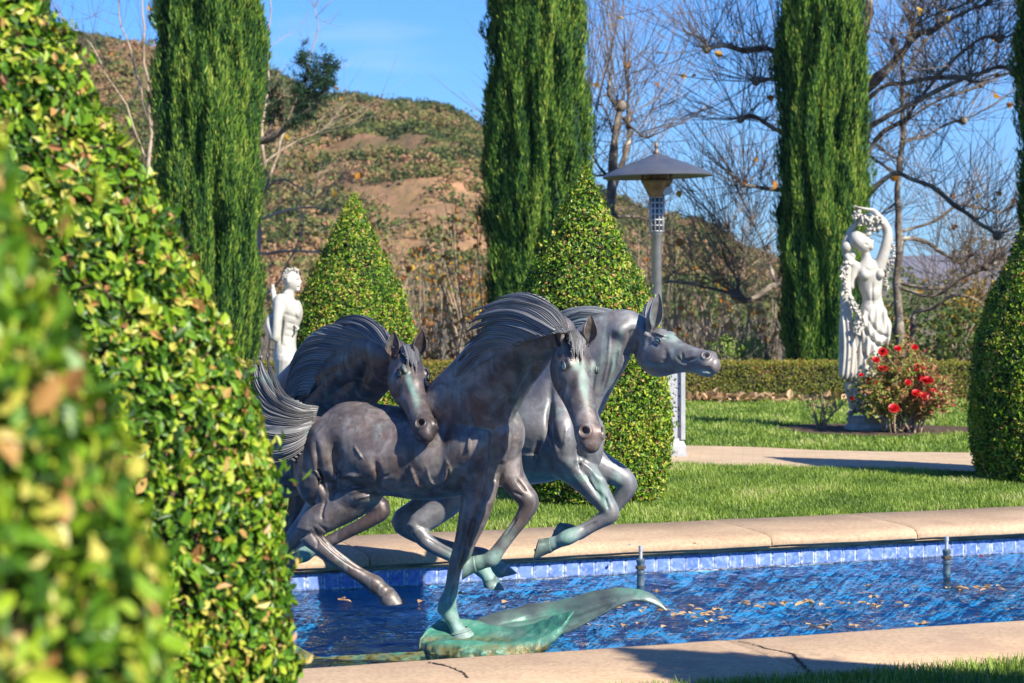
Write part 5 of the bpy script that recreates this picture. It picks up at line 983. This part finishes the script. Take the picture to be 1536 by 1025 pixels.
def blade(name, label, rows, mat, up=(0, 0, 1), gr=None):
    """curved sheet with thickness: rows (px,py,d, width vec scale, tilt)"""
    t = thing(name, label, 'sculpture base', tuple(P(*rows[0][:3])*np.array((1, 1, 0)))); o = np.array(t.location); b = Body(); b.loft([(x, y, d, th, wd) for x, y, d, th, wd in rows], up=up, n=20, sub=6); b.fuse(.0065, 2); b.relief(gr, -.008, 3.0) if gr else 0; b.V = b.V+b.normals()*(fbm(b.V, 3, 5, 3)*.005)[:, None]; b.build('wave_crest', mat, t, o); return t
blade('bronze_wave', 'long grey-green bronze wave crest curling over the water to a thin tip', [(690, 958, 10.6, .02, .05), (735, 943, 10.62, .026, .10), (790, 934, 10.64, .03, .125), (845, 925, 10.62, .034, .125), (888, 909, 10.58, .034, .10), (922, 897, 10.55, .026, .07), (952, 892, 10.53, .016, .045), (978, 899, 10.52, .009, .03), (1001, 916, 10.5, .004, .010)], WAVE2, up=(-.25, -.8, 1), gr=[[(740, 940), (800, 925), (860, 912), (910, 897), (950, 889)], [(760, 950), (830, 935), (880, 920), (925, 900)], [(850, 940), (890, 922), (920, 906)]])
blade('bronze_wave', 'low submerged bronze ripple at the left edge of the pool behind the shrub', [(395, 985, 9.9, .01, .03), (425, 973, 9.9, .014, .06), (446, 984, 9.85, .014, .07), (475, 996, 9.82, .010, .08), (540, 996, 9.8, .006, .10), (640, 990, 9.85, .008, .10)], WAVE, up=(0, -.3, 1))
DM[1] = 1.0
# ================================================================== white statues
m = M('white_cast_marble', .55, 0, .4); co = m.coord(); c = m.ramp(m.noise(5, 6, co, .6), [(.3, (.37, .345, .295)), (.6, (.52, .49, .43))]); m.color(m.mix(m.math('MULTIPLY', m.ramp(m.noise(6, 6, m.coord((3, 3, .5)), .7), [(.55, 0.), (.75, 1.)]), .5), c, (.42, .39, .33))); m.bump(m.noise(25, 4, co), .25, .006); MARB = m.m
m = M('grey_cast_plinth', .8); m.color(m.ramp(m.noise(9, 5), [(.3, (.33, .31, .28)), (.7, (.52, .50, .46))])); m.bump(m.noise(40, 4), .4, .006); PLIN = m.m
def sphere_add(mb, c, r, n=8):
    a = np.linspace(.25, np.pi-.25, 5); mb.lathe([(r*math.sin(x), -r*math.cos(x)) for x in a], c, n)
def garland(name, path, t, off, rad_, n, seed, mat):
    """string of cast leaves and blossoms"""
    r = np.random.default_rng(seed); c = catmull([P(*q) for q in path], 8); mb = MB(); pp = []; nn = []
    for _ in range(n):
        q = c[r.integers(0, len(c))]+unit(r.normal(size=3))*rad_*r.uniform(.2, 1); sphere_add(mb, q-off, rad_*r.uniform(.28, .5), 7); pp.append(q-off); nn.append(r.normal(size=3)+np.array((0, -.8, 0)))
    V, Fq = leaves(np.array(pp)+np.array((0, -rad_*.3, 0)), r.normal(size=(n, 3))*.6+np.array((0, -1., 0)), rad_*.8, .7, 0, .4, .25, seed); mb.add(V, Fq.tolist()); return mb.build(name, mat, t)
offF = P(1292, 645, 22.8); offF[2] = G; f = thing('female_statue', 'white statue of a half-draped woman, one arm raised overhead, beside the rose bush', 'statue', tuple(offF))
b = Body(); d = 22.75
b.loft([(1306, 505, d, .13, .165), (1308, 484, d, .125, .16), (1309, 464, d, .11, .140), (1308, 447, d, .095, .112), (1306, 431, d, .11, .132), (1304, 413, d, .12, .150), (1302, 400, d, .09, .155), (1300, 391, d, .055, .075), (1299, 383, d, .046, .046), (1296, 374, d, .05, .048)], n=24)
b.loft([(1284, 402, d, .07), (1279, 412, d-.02, .055), (1276, 430, d-.03, .05)], n=12); b.ball((1297, 413, d-.11), .058); b.ball((1320, 412, d-.09), .055); b.ball((1309, 440, d-.05), (.09, .07, .12)); b.ball((1309, 466, d-.06), (.1, .07, .08))
hd = np.array([(.86, 0, .5), (0, 1, 0), (-.5, 0, .86)])
b.ball((1294, 365, d-.02), (.10, .082, .118), hd); b.ball((1301, 367, d-.02), (.065, .06, .085), hd); b.ball((1307, 372, d-.02), (.03, .035, .028)); b.ball((1308, 362, d-.02), (.026, .016, .024)); b.ball((1302, 352, d-.03), (.05, .06, .03), hd)
b.ball((1287, 361, d-.01), (.098, .10, .118), hd); b.ball((1270, 371, d), (.062, .06, .065)); b.ball((1278, 383, d+.02), (.05, .05, .06))
b.loft([(1318, 402, d-.01, .075), (1325, 383, d-.02, .064), (1331, 358, d-.03, .056), (1331, 348, d-.03, .055), (1326, 335, d-.05, .047), (1316, 323, d-.06, .038), (1310, 316, d-.06, .026), (1300, 314, d-.06, .030, .018), (1291, 312, d-.06, .026, .012), (1282, 310, d-.06, .010, .007)], n=14)
for k, (x, y) in enumerate(((1279, 308), (1278, 311), (1280, 314), (1284, 317))): b.loft([(1296, 313, d-.08+.015*k, .011), (1288, 311+k, d-.09+.018*k, .009), (x, y, d-.09+.02*k, .006)], n=8)
b.loft([(1284, 400, d, .06), (1275, 392, d, .05), (1267, 372, d+.06, .04), (1275, 348, d+.05, .036), (1290, 330, d+.02, .030), (1300, 322, d, .026)], n=12)
# standing leg
b.loft([(1290, 500, d, .12), (1281, 545, d-.02, .082), (1277, 566, d-.02, .066), (1275, 583, d, .064), (1278, 604, d, .042), (1280, 614, d, .038)], n=14); b.loft([(1281, 614, d+.02, .036, .04), (1277, 619, d-.06, .030, .035), (1273, 622, d-.14, .02, .03)], n=10)
b.loft([(1310, 560, d+.05, .08), (1306, 600, d+.05, .05), (1302, 617, d, .04)], n=12)
b.fuse(.0085, 3); b.relief([[(1309, 420), (1308, 440), (1309, 460)], [(1296, 402), (1304, 406), (1318, 402)]], -.006, 2.2); b.relief([[(1297, 366), (1302, 368)], [(1303, 375), (1307, 374)]], -.006, 1.5); b.build('body', MARB, f, offF)
b = Body(); b.loft([(1313, 468, d-.01, .125, .15), (1306, 490, d-.02, .155, .182), (1303, 520, d-.02, .155, .17), (1302, 550, d-.02, .16, .172), (1303, 580, d-.02, .165, .178), (1304, 606, d-.02, .165, .18)], n=28)
b.loft([(1272, 402, d-.03, .045, .04), (1269, 440, d-.04, .06, .062), (1270, 480, d-.05, .075, .08), (1273, 520, d-.05, .09, .10), (1274, 555, d-.05, .10, .115), (1274, 562, d-.05, .10, .118)], n=20)
b.loft([(1325, 470, d-.08, .05), (1338-8, 498, d-.1, .055), (1322, 515, d-.12, .045), (1305, 500, d-.14, .04), (1292, 478, d-.13, .04)], n=10)
b.fuse(.0085, 3); N = b.normals(); q = b.pix(); th = np.arctan2(b.V[:, 1]-P(1303, 500, d)[1], b.V[:, 0]-P(1303, 500, d)[0]); lf = q[:, 0] < 1285-(q[:, 1]-480)*.0
fold = np.where(lf, np.sin((q[:, 0]-1262+np.sin(q[:, 1]/30.)*3)*.95), np.sin((q[:, 0]-1302)*.62+(q[:, 1]-480)*.035+1.5*np.sin(q[:, 1]/40.)))
b.V = b.V+N*(fold*.010*np.clip((q[:, 1]-455)/25., 0, 1))[:, None]; b.relief([[(1290, 470), (1300, 500), (1322, 520), (1334, 500)], [(1286, 480), (1296, 530), (1312, 560)], [(1300, 475), (1318, 500), (1334, 505)]], -.014, 2.6); b.build('drapery', MARB, f, offF)
garland('garland', [(1268, 392, d-.1), (1266, 415, d-.13), (1271, 440, d-.15), (1281, 460, d-.17), (1288, 482, d-.18), (1287, 500, d-.18)], f, offF, .048, 120, 1, MARB)
garland('garland', [(1334, 352, d), (1340, 372, d-.02), (1335, 395, d), (1329, 415, d+.02), (1329, 432, d+.02)], f, offF, .036, 90, 2, MARB)
garland('wreath', [(1284, 322, d-.05), (1294, 330, d-.06), (1304, 333, d-.06), (1314, 328, d-.06), (1318, 336, d-.05), (1302, 343, d-.04)], f, offF, .055, 130, 3, MARB)
mb = MB(); mb.lathe([(.20, -.05), (.255, -.03), (.255, .035), (.23, .05), (.21, .075), (.225, .10), (.225, .135), (.20, .15)], (0, 0, 0), 40); mb.v[-1] = mb.v[-1]+np.array((.06, 0, .0)); mb.build('plinth', PLIN, f, autosmooth=40)

dm = 18.5; offM = P(430, 700, dm); offM[2] = G; f = thing('male_statue', 'white statue of a nude young man seen from the side, behind the back-left horse', 'statue', tuple(offM))
b = Body()
b.loft([(432, 442, dm, .09, .05), (430, 451, dm, .15, .10), (432, 461, dm, .165, .128), (433, 473, dm, .15, .130), (431, 488, dm, .13, .108), (429, 502, dm, .12, .098), (428, 518, dm, .13, .10), (428, 536, dm, .14, .112), (429, 552, dm, .12, .105)], n=22)
b.loft([(433, 448, dm, .052), (434, 440, dm, .048), (436, 430, dm, .05)], n=12)
b.ball((437, 420, dm), (.083, .078, .108)); b.ball((441, 426, dm), (.062, .055, .075)); b.ball((450, 423, dm), (.018, .014, .024)); b.ball((448, 431, dm), (.022, .03, .012)); b.ball((446, 435, dm), (.026, .03, .018)); b.ball((447, 416, dm), (.022, .06, .012))
b.ball((447, 470, dm-.03), (.035, .10, .07)); b.ball((421, 452, dm-.11), (.07, .07, .07)); b.ball((432, 421, dm-.075), (.018, .012, .03))
b.loft([(419, 455, dm-.13, .058), (417, 472, dm-.17, .048), (415, 490, dm-.19, .041), (413, 508, dm-.19, .040), (407, 498, dm-.16, .036), (403, 486, dm-.13, .03), (405, 478, dm-.11, .03), (410, 474, dm-.1, .022)], n=12)
b.loft([(425, 456, dm+.14, .055), (418, 480, dm+.18, .045), (411, 500, dm+.16, .04), (404, 486, dm+.1, .03), (406, 476, dm, .028)], n=12)
for k in range(4): b.loft([(408, 476-k, dm-.1+.02*k, .012), (413, 472+k, dm-.1+.02*k, .010), (414, 477+k, dm-.1+.02*k, .007)], n=8)
for sgn, dx in ((-1, -3), (1, 4)):
    dd = dm+sgn*.085; b.loft([(430, 540, dd, .1), (430+dx, 580, dd, .078), (431+dx, 612, dd, .058), (429+dx, 640, dd, .056), (429+dx, 672, dd, .036), (430+dx, 683, dd, .038)], n=14); b.loft([(428+dx, 684, dd, .03), (436+dx, 687, dd, .028), (446+dx, 690, dd, .016)], n=10)
b.fuse(.0075, 3); b.relief([[(424, 470), (436, 474), (448, 478)], [(430, 484), (444, 488)], [(428, 494), (443, 498)], [(426, 504), (441, 508)], [(420, 515), (432, 524), (440, 534)]], -.0028, 2.6); b.relief([[(425, 478), (421, 500), (420, 520)]], -.008, 2.5); b.relief([[(444, 421), (448, 421)], [(446, 432), (450, 431)]], -.006, 1.2); b.build('body', MARB, f, offM)
garland('curled_hair', [(447, 409, dm-.03), (440, 405, dm-.04), (431, 407, dm-.05), (427, 414, dm-.05), (428, 424, dm-.04)], f, offM, .022, 150, 6, MARB)
mb = MB(); mb.tube([P(409, 431, dm+.03)-offM, P(411, 446, dm)-offM, P(414, 462, dm-.02)-offM], [.024, .024, .03], 12); mb.tube([P(407, 431, dm+.03)-offM, P(411, 431.5, dm+.03)-offM], [.03, .03], 12); mb.build('quiver', MARB, f)
mb = MB(); mb.tube([P(441, 488, dm-.1)-offM, P(447, 493, dm-.1)-offM, P(444, 498, dm-.12)-offM], [.012, .016, .008], 8); mb.build('knotted_strap', MARB, f)
mb = MB(); mb.lathe([(.24, -.05), (.27, -.03), (.27, .03), (.23, .045), (.22, .07), (.23, .08)], (.03, 0, 0), 36); mb.build('plinth', PLIN, f, autosmooth=40)

# ================================================================== patio heater
m = M('grey_hammered_metal', .42, .7, .5); co = m.coord(); m.color(m.ramp(m.noise(8, 5, co), [(.3, (.26, .27, .29)), (.7, (.42, .43, .44))])); m.bump(m.noise(60, 3, co), .2, .003); HMET = m.m
m = M('pale_weathered_aluminium', .5, .35, .5); co = m.coord(); m.color(m.ramp(m.noise(6, 5, co), [(.3, (.42, .43, .44)), (.7, (.60, .61, .62))])); ALU = m.m
m = M('perforated_panel', .5, .3, .5); co = m.coord(); v = m.vor(1, m.coord((26, 26, 26)), 'F1'); m.color(m.ramp(v, [(.22, (.10, .105, .11)), (.34, (.50, .51, .52))])); m.bump(m.ramp(v, [(.2, 0.), (.35, 1.)]), .6, .006); PERF = m.m
m = M('dome_grey_enamel', .38, .5, .5); m.color(m.ramp(m.noise(4, 5), [(.3, (.11, .12, .14)), (.7, (.17, .18, .205))])); DOME = m.m
m = M('tarnished_brass', .5, .5); m.color(m.ramp(m.noise(14, 4), [(.3, (.12, .085, .05)), (.7, (.26, .20, .13))])); BRASS = m.m
dh = 19.4; offH = P(985, 680, dh); offH[2] = G; h = thing('patio_heater', 'tall grey patio heater with a wide domed hood, right of the central cone shrub', 'patio heater', tuple(offH)); k = dh/F
def hz(py): return (680-py)*k
mb = MB(); mb.box(-.275, .275, -.275, .275, -.04, .03); mb.box(-.262, .262, -.262, .262, .03, .085)
pr = [(.262, .085), (.262, .10), (.236, .16), (.236, .18)]
for i in range(3):
    (w0, z0), (w1, z1) = pr[i], pr[i+1]; V = [(sx_*w_, sy_*w_, z) for w_, z in ((w0, z0), (w1, z1)) for sx_, sy_ in ((-1, -1), (1, -1), (1, 1), (-1, 1))]; mb.add(V, [(0, 1, 5, 4), (1, 2, 6, 5), (2, 3, 7, 6), (3, 0, 4, 7)])
mb.build('base', ALU, h, smooth=False)
mb = MB(); mb.box(-.222, .222, -.222, .222, .17, .95); mb.build('perforated_housing', PERF, h, smooth=False)
mb = MB()
for sx_ in (-1, 1):
    for sy_ in (-1, 1): mb.box(sx_*.236-.02, sx_*.236+.02, sy_*.236-.02, sy_*.236+.02, .165, .96)
mb.box(-.257, .257, -.257, .257, .96, .985); mb.lathe([(.2, .985), (.16, 1.0), (.08, 1.03), (.06, 1.06)], (0, 0, 0), 24); mb.build('frame', ALU, h, smooth=False)
mb = MB(); mb.lathe([(.050, .98), (.050, hz(352)), (.060, hz(350)), (.062, hz(346)), (.050, hz(344))], (0, 0, 0), 24); mb.build('pole', HMET, h, autosmooth=40)
# pierced sleeve: bars and rings
mb = MB(); z0, z1 = hz(345), hz(294); rs_ = .066
for z in np.linspace(z0, z1, 7): mb.lathe([(rs_-.006, z-.007), (rs_+.003, z-.007), (rs_+.003, z+.007), (rs_-.006, z+.007)], (0, 0, 0), 28)
for a in np.linspace(0, 2*np.pi, 10, endpoint=False): mb.tube([(rs_*math.cos(a), rs_*math.sin(a), z0), (rs_*math.cos(a), rs_*math.sin(a), z1)], .0085, 6)
mb.build('pierced_sleeve', ALU, h); mb = MB(); mb.lathe([(.045, z0), (.045, z1)], (0, 0, 0), 20); mb.build('inner_tube', DOME, h)
mb = MB(); mb.lathe([(.07, z1), (.085, hz(291)), (.13, hz(276)), (.15, hz(272)), (.15, hz(269)), (.13, hz(268))], (0, 0, 0), 30); bowl = mb.build('burner_bowl', BRASS, h, autosmooth=40)
mb = MB()
for a in np.linspace(0, 2*np.pi, 14, endpoint=False): mb.tube([(.145*math.cos(a), .145*math.sin(a), hz(270)), (.15*math.cos(a), .15*math.sin(a), hz(256))], .006, 5)
for z in (hz(270), hz(263), hz(257)): mb.lathe([(.143, z-.005), (.152, z-.005), (.152, z+.005), (.143, z+.005)], (0, 0, 0), 28)
mb.lathe([(.09, hz(270)), (.10, hz(262)), (.085, hz(256))], (0, 0, 0), 20); mb.build('burner_cage', BRASS, bowl)
tl = Matrix.Rotation(R(-1.6), 3, 'Y'); mb = MB(); pr = [(.02, hz(228)), (.045, hz(229.5)), (.09, hz(232)), (.12, hz(234.5)), (.13, hz(235)), (.20, hz(239)), (.28, hz(243.5)), (.29, hz(244)), (.38, hz(249.5)), (.39, hz(250)), (.47, hz(256)), (.515, hz(259.5)), (.533, hz(262.5)), (.531, hz(264)), (.51, hz(261)), (.36, hz(252)), (.2, hz(246)), (.02, hz(242))]
pr = [(a, b_-hz(250)) for a, b_ in pr]; mb.lathe(pr, (0.006, 0, hz(250)), 64, tilt=tl); hood = mb.build('hood', DOME, h, autosmooth=30)
mb = MB(); mb.lathe([(.03, hz(230)), (.035, hz(227)), (.018, hz(224)), (.012, hz(222)), (.022, hz(219)), (.018, hz(216)), (.006, hz(212)), (.001, hz(209))], (-.004, 0, 0), 18); mb.build('finial', BRASS, hood)
mb = MB(); mb.box(-.05, .05, -.02, .02, -.035, .035, rot=Matrix.Rotation(R(-25), 3, 'Y'), org=(.10, -.06, hz(285))); mb.build('control_plate', ALU, h, smooth=False)

# ================================================================== fountain nozzles
m = M('nozzle_metal', .35, .6); m.color(m.ramp(m.noise(20, 4), [(.3, (.10, .17, .2)), (.7, (.28, .33, .36))])); NOZ = m.m
for (px, py, d, lab) in ((961, 878, 12.3, 'metal fountain nozzle standing in the water above the curling wave tip'), (1420, 862, 12.75, 'metal fountain nozzle standing in the water near the right end of the tiled wall')):
    o = P(px, py, d); o[2] = 0; t = thing('fountain_nozzle', lab, 'fountain nozzle', tuple(o), group='fountain nozzles in the pool'); mb = MB(); mb.lathe([(.024, -.10), (.024, .06), (.03, .062), (.03, .078), (.024, .08), (.024, .13), (.028, .135), (.028, .15), (.018, .158)], (0, 0, 0), 20); mb.build('riser_pipe', NOZ, t, autosmooth=40)
    mb = MB(); mb.lathe([(.011, .155), (.011, .205), (.014, .207), (.014, .235), (.008, .238)], (0, 0, 0), 16); mb.build('jet', ALU, t, autosmooth=40)
    mb = MB(); mb.lathe([(.026, .092), (.033, .094), (.033, .112), (.026, .114)], (0, 0, 0), 6); mb.build('hex_fitting', BRASS, t, smooth=False)

# ================================================================== rose bush and small bare shrubs by the statue
m = M('rose_stem', .7); m.color(m.ramp(m.noise(8, 4), [(.3, (.22, .20, .09)), (.55, (.36, .27, .17)), (.75, (.45, .20, .14))])); STEM = m.m
m = M('red_petal', .45); c = m.ramp(m.attr('rnd'), [(0, (.42, .004, .008)), (1, (.78, .02, .025))]); m.color(c); m.translucent(c, .3); PETAL = m.m
RL = leaf_mat('rose_leaf', [(0, (.07, .13, .02)), (.4, (.20, .27, .04)), (.65, (.42, .40, .09)), (.82, (.50, .24, .12)), (1, (.40, .09, .07))], .45, .35, .4)
db = 22.3; o = P(1352, 648, db); o[2] = G; t = thing('rose_bush', 'bushy rose covered in bright red blooms at the foot of the white female statue', 'rose bush', tuple(o)); r = np.random.default_rng(91); n = 46; kk = db/F
ax = r.normal(size=(n, 2)); tips = np.stack([ (r.uniform(-70, 70, n))*kk, r.uniform(-.35, .35, n), np.zeros(n)], 1); tips[:, 2] = (.86-.5*(np.abs(tips[:, 0])/.52)**2)*r.uniform(.6, 1.08, n); base_ = np.stack([r.uniform(-.16, .22, n), r.uniform(-.12, .12, n), np.full(n, -.02)], 1)
tt = np.linspace(0, 1, 8)[None, :, None]; ln = base_[:, None]*(1-tt)+tips[:, None]*tt+np.array((0, 0, 1.))*(np.sin(tt*np.pi)*.08)+fbm(base_[:, None]+tt*2, 1.2, 5, 2)[..., None]*.03
v, fq = tubes_np(ln, np.linspace(1, .4, 8)[None]*r.uniform(.007, .014, (n, 1)), 5); i = r.integers(0, n, 160); j = r.integers(2, 7, 160); l2 = twig_lines(ln[i, j], unit(ln[i, j]-ln[i, j-1])+r.normal(size=(160, 3))*.6, r.uniform(.12, .3, 160), r, .3, 5, .3); v2, f2 = tubes_np(l2, np.linspace(1, .5, 5)[None]*np.full((160, 1), .005), 4)
link('stems', np_mesh('stems', np.concatenate([v, v2]), np.concatenate([fq, f2+len(v)]), smooth=True), STEM, t)
allp = np.concatenate([ln[:, 3:].reshape(-1, 3), l2[:, 1:].reshape(-1, 3)]); q = allp[r.integers(0, len(allp), 4600)]+r.normal(size=(4600, 3))*.045; q = q[q[:, 2] > .1]; V, Fq = leaves(q, r.normal(size=q.shape)+np.array((0, -.3, .8)), .05, .6, .2, .5, .2, 92)
link('foliage', np_mesh('foliage', V, Fq, np.repeat(np.clip(r.random(len(q))*.8+q[:, 0]*.35+.24, 0, 1), 2)), RL, t)
for (px, py, s_) in ((1324, 528, 1), (1347, 523, .8), (1372, 521, .7), (1325, 553, 1.05), (1307, 572, 1.1), (1314, 540, .8), (1378, 552, 1.1), (1391, 571, 1.35), (1369, 582, 1.2), (1375, 590, 1), (1346, 581, .8), (1388, 594, 1.0), (1400, 586, .7), (1341, 613, 1.15), (1336, 602, .7), (1297, 582, .6), (1413, 594, .9), (1380, 568, .8), (1278, 598, .6), (1362, 574, .7), (1292, 562, .5)):
    c = P(px, py, db-r.uniform(.05, .4))-o; V = []; Fs = []; rn = []; cnt = 0
    for ring, (np_, rr, el) in enumerate(((7, 1, .25), (6, .8, .6), (5, .55, 1.0), (3, .3, 1.35))):
        for a in range(np_):
            th = a*6.283/np_+ring*.5+r.normal()*.15; D = np.array((math.cos(th)*math.cos(el), math.sin(th)*math.cos(el), math.sin(el))); S = np.array((-math.sin(th), math.cos(th), 0)); R_ = .050*s_*rr; b0 = c+np.array((0, 0, -.01))
            pts = [b0-S*R_*.25, b0+S*R_*.25, b0+D*R_*.6+S*R_*.62, b0+D*R_*.6-S*R_*.62, b0+D*R_*1.1+S*R_*.42+np.array((0, 0, .004)), b0+D*R_*1.1-S*R_*.42+np.array((0, 0, .004))]; V += pts; Fs += [(cnt, cnt+1, cnt+2, cnt+3), (cnt+3, cnt+2, cnt+4, cnt+5)]; rn += [r.random()]*2; cnt += 6
    Rt = Matrix.Rotation(R(r.uniform(20, 60)), 3, 'X'); V = (np.array(V)-c) @ np.array(Rt).T+c; link('blossom', np_mesh('blossom', V, Fs, rn), PETAL, t)
m = M('pale_bud', .6); m.color((.72, .62, .52)); BUD = m.m
def twiggy(label, px, py, d, wpx, hpx, seed, n=14):
    r = np.random.default_rng(seed); o = P(px, py, d); o[2] = G; t = thing('dormant_rose', label, 'shrub', tuple(o)); k_ = d/F; b0 = np.stack([r.uniform(-.06, .06, n), r.uniform(-.05, .05, n), np.full(n, -.02)], 1); e = np.stack([r.uniform(-1, 1, n)*wpx/2*k_, r.uniform(-.2, .2, n), r.uniform(.5, 1, n)*hpx*k_], 1); tt = np.linspace(0, 1, 7)[None, :, None]
    ln = b0[:, None]*(1-tt)+e[:, None]*tt; ln[..., :2] *= 1+.4*np.sin(tt*2.6)[..., 0][..., None]; v, f_ = tubes_np(ln, np.linspace(1, .4, 7)[None]*r.uniform(.008, .014, (n, 1)), 5); i = r.integers(0, n, n*3); l2 = twig_lines(ln[i, 4], r.normal(size=(n*3, 3))+np.array((0, 0, .8)), r.uniform(.06, .2, n*3), r, .3, 5, .3); v2, f2 = tubes_np(l2, np.full((n*3, 5), .004), 4)
    link('stems', np_mesh('stems', np.concatenate([v, v2]), np.concatenate([f_, f2+len(v)]), smooth=True), STEM, t); q = l2[:, -1]; V, Fq = leaves(np.repeat(q, 2, 0), r.normal(size=(len(q)*2, 3)), .035, .5, 0, .5, .2, seed); link('foliage', np_mesh('foliage', V, Fq, np.repeat(r.random(len(q)*2)*.6+.4, 2)), RL, t)
twiggy('small nearly leafless rose in the mulch left of the female statue', 1232, 641, 22.9, 62, 58, 95)

# fallen leaves: on the water, on the coping and lawn
LF = leaf_mat('fallen_leaf', [(0, (.34, .20, .10)), (.5, (.50, .34, .19)), (1, (.62, .42, .22))], .6, .25, .3)
m = M('orange_leaf', .5); m.color((.75, .30, .05)); m.translucent(m.ramp(m.noise(3), [(0, (.8, .35, .08)), (1, (.7, .25, .05))]), .3); ORL = m.m
def fallen(px, py, z, size, label, mat=LF, seed=0, cat='leaf'):
    d = (CAMZ-z)/(py-HY)*F; c = P(px, py, d); c[2] = z+.004; r = np.random.default_rng(seed+int(px)); a = np.linspace(0, 2*np.pi, 30, endpoint=False); size *= .55; rr = size*(.45+.35*np.abs(np.cos(a*2.5))**.8+.1*np.cos(a)); th = r.uniform(0, 6.28); V = [(0, 0, .0)]+[(x*math.cos(t_+th), x*math.sin(t_+th), .35*x*abs(math.sin(t_*1.5+th))+.1*x*math.cos(t_*5)) for x, t_ in zip(rr, a)]
    V = np.array(V); V2 = V+np.array((0, 0, -.002)); n = 31; Fs = [(0, i, i % 30+1) for i in range(1, 31)]+[(n, n+i % 30+1, n+i) for i in range(1, 31)]+[(i, n+i, n+i % 30+1, i % 30+1) for i in range(1, 31)]; mb = MB(); mb.add(np.concatenate([V, V2]), Fs); me_mi = r.random()
    o_ = mb.build('fallen_leaf', mat, None, smooth=False); o_.location = tuple(c); a_ = o_.data.attributes.new('rnd', 'FLOAT', 'FACE'); a_.data.foreach_set('value', np.full(len(o_.data.polygons), me_mi, np.float32)); tag(o_, label, cat, 'fallen leaves in the fountain pool'); return o_
fallen(694, 892, 0, .07, 'bright orange leaf floating just right of the planted bronze foreleg', ORL)
fallen(1311, 897, 0, .075, 'tan curled leaf standing up on the water right of centre')
fallen(1380, 938, 0, .09, 'brown curled leaf floating close to the near coping at the right')
fallen(1075, 916, 0, .07, 'small brown leaf floating just right of the wave tip')
fallen(1063, 934, 0, .07, 'flat tan leaf floating below the wave tip')
fallen(1472, 836, 0, .035, 'tiny pink petal floating under the tiled wall at the right', PETAL, cat='petal')
fallen(1300, 880, 0, .05, 'small dry leaf on the water in front of the right nozzle')
fallen(985, 889, 0, .06, 'dry leaf floating behind the wave tip by the left nozzle')
tag(fallen(1041, 816, .216, .03, 'tiny brown seed pod lying on the far coping under the profile horse'), cat='leaf', group='x')['group'] = 'fallen leaves on the far coping'
tag(fallen(945, 818, .205, .035, 'dark dry scrap lying on the rim of the far coping', PLIN))['group'] = 'fallen leaves on the far coping'
# leaf litter along the hedge foot
r = np.random.default_rng(99); n = 240; q = np.stack([r.normal(2.6, 1.1, n), r.uniform(28.0, 28.55, n), np.full(n, G+.05)], 1); V, Fq = leaves(q, np.tile((0, 0, 1.), (n, 1))+r.normal(size=(n, 3))*.5, .13, .8, 0, .5, .2, 99)
tag(link('litter_and_reflection_flecks', np_mesh('litter_and_reflection_flecks', V, Fq, np.repeat(r.random(n), 2)), LF), 'dry tan leaves drifted against the foot of the low hedge', 'leaf litter', kind='stuff')

# tan leaf-shaped flecks added on the water to stand for its tan reflections
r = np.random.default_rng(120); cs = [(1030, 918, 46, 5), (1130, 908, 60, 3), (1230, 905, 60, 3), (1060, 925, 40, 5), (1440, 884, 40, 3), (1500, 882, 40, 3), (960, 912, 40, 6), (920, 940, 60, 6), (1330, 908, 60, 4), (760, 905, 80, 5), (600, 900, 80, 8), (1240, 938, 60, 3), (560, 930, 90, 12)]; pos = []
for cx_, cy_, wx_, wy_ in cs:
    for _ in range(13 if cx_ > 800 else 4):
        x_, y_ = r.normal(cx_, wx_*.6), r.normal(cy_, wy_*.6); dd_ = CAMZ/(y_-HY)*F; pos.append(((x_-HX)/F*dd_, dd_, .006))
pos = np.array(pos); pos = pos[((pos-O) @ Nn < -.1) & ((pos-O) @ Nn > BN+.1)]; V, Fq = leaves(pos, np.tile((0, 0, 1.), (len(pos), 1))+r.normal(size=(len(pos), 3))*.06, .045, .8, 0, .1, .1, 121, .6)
tag(link('litter_and_reflection_flecks', np_mesh('litter_and_reflection_flecks', V, Fq, np.repeat(r.random(len(pos)), 2)), LF), 'tan flecks laid in streaks on the pool water in place of its tan reflections', 'leaf litter', kind='stuff')
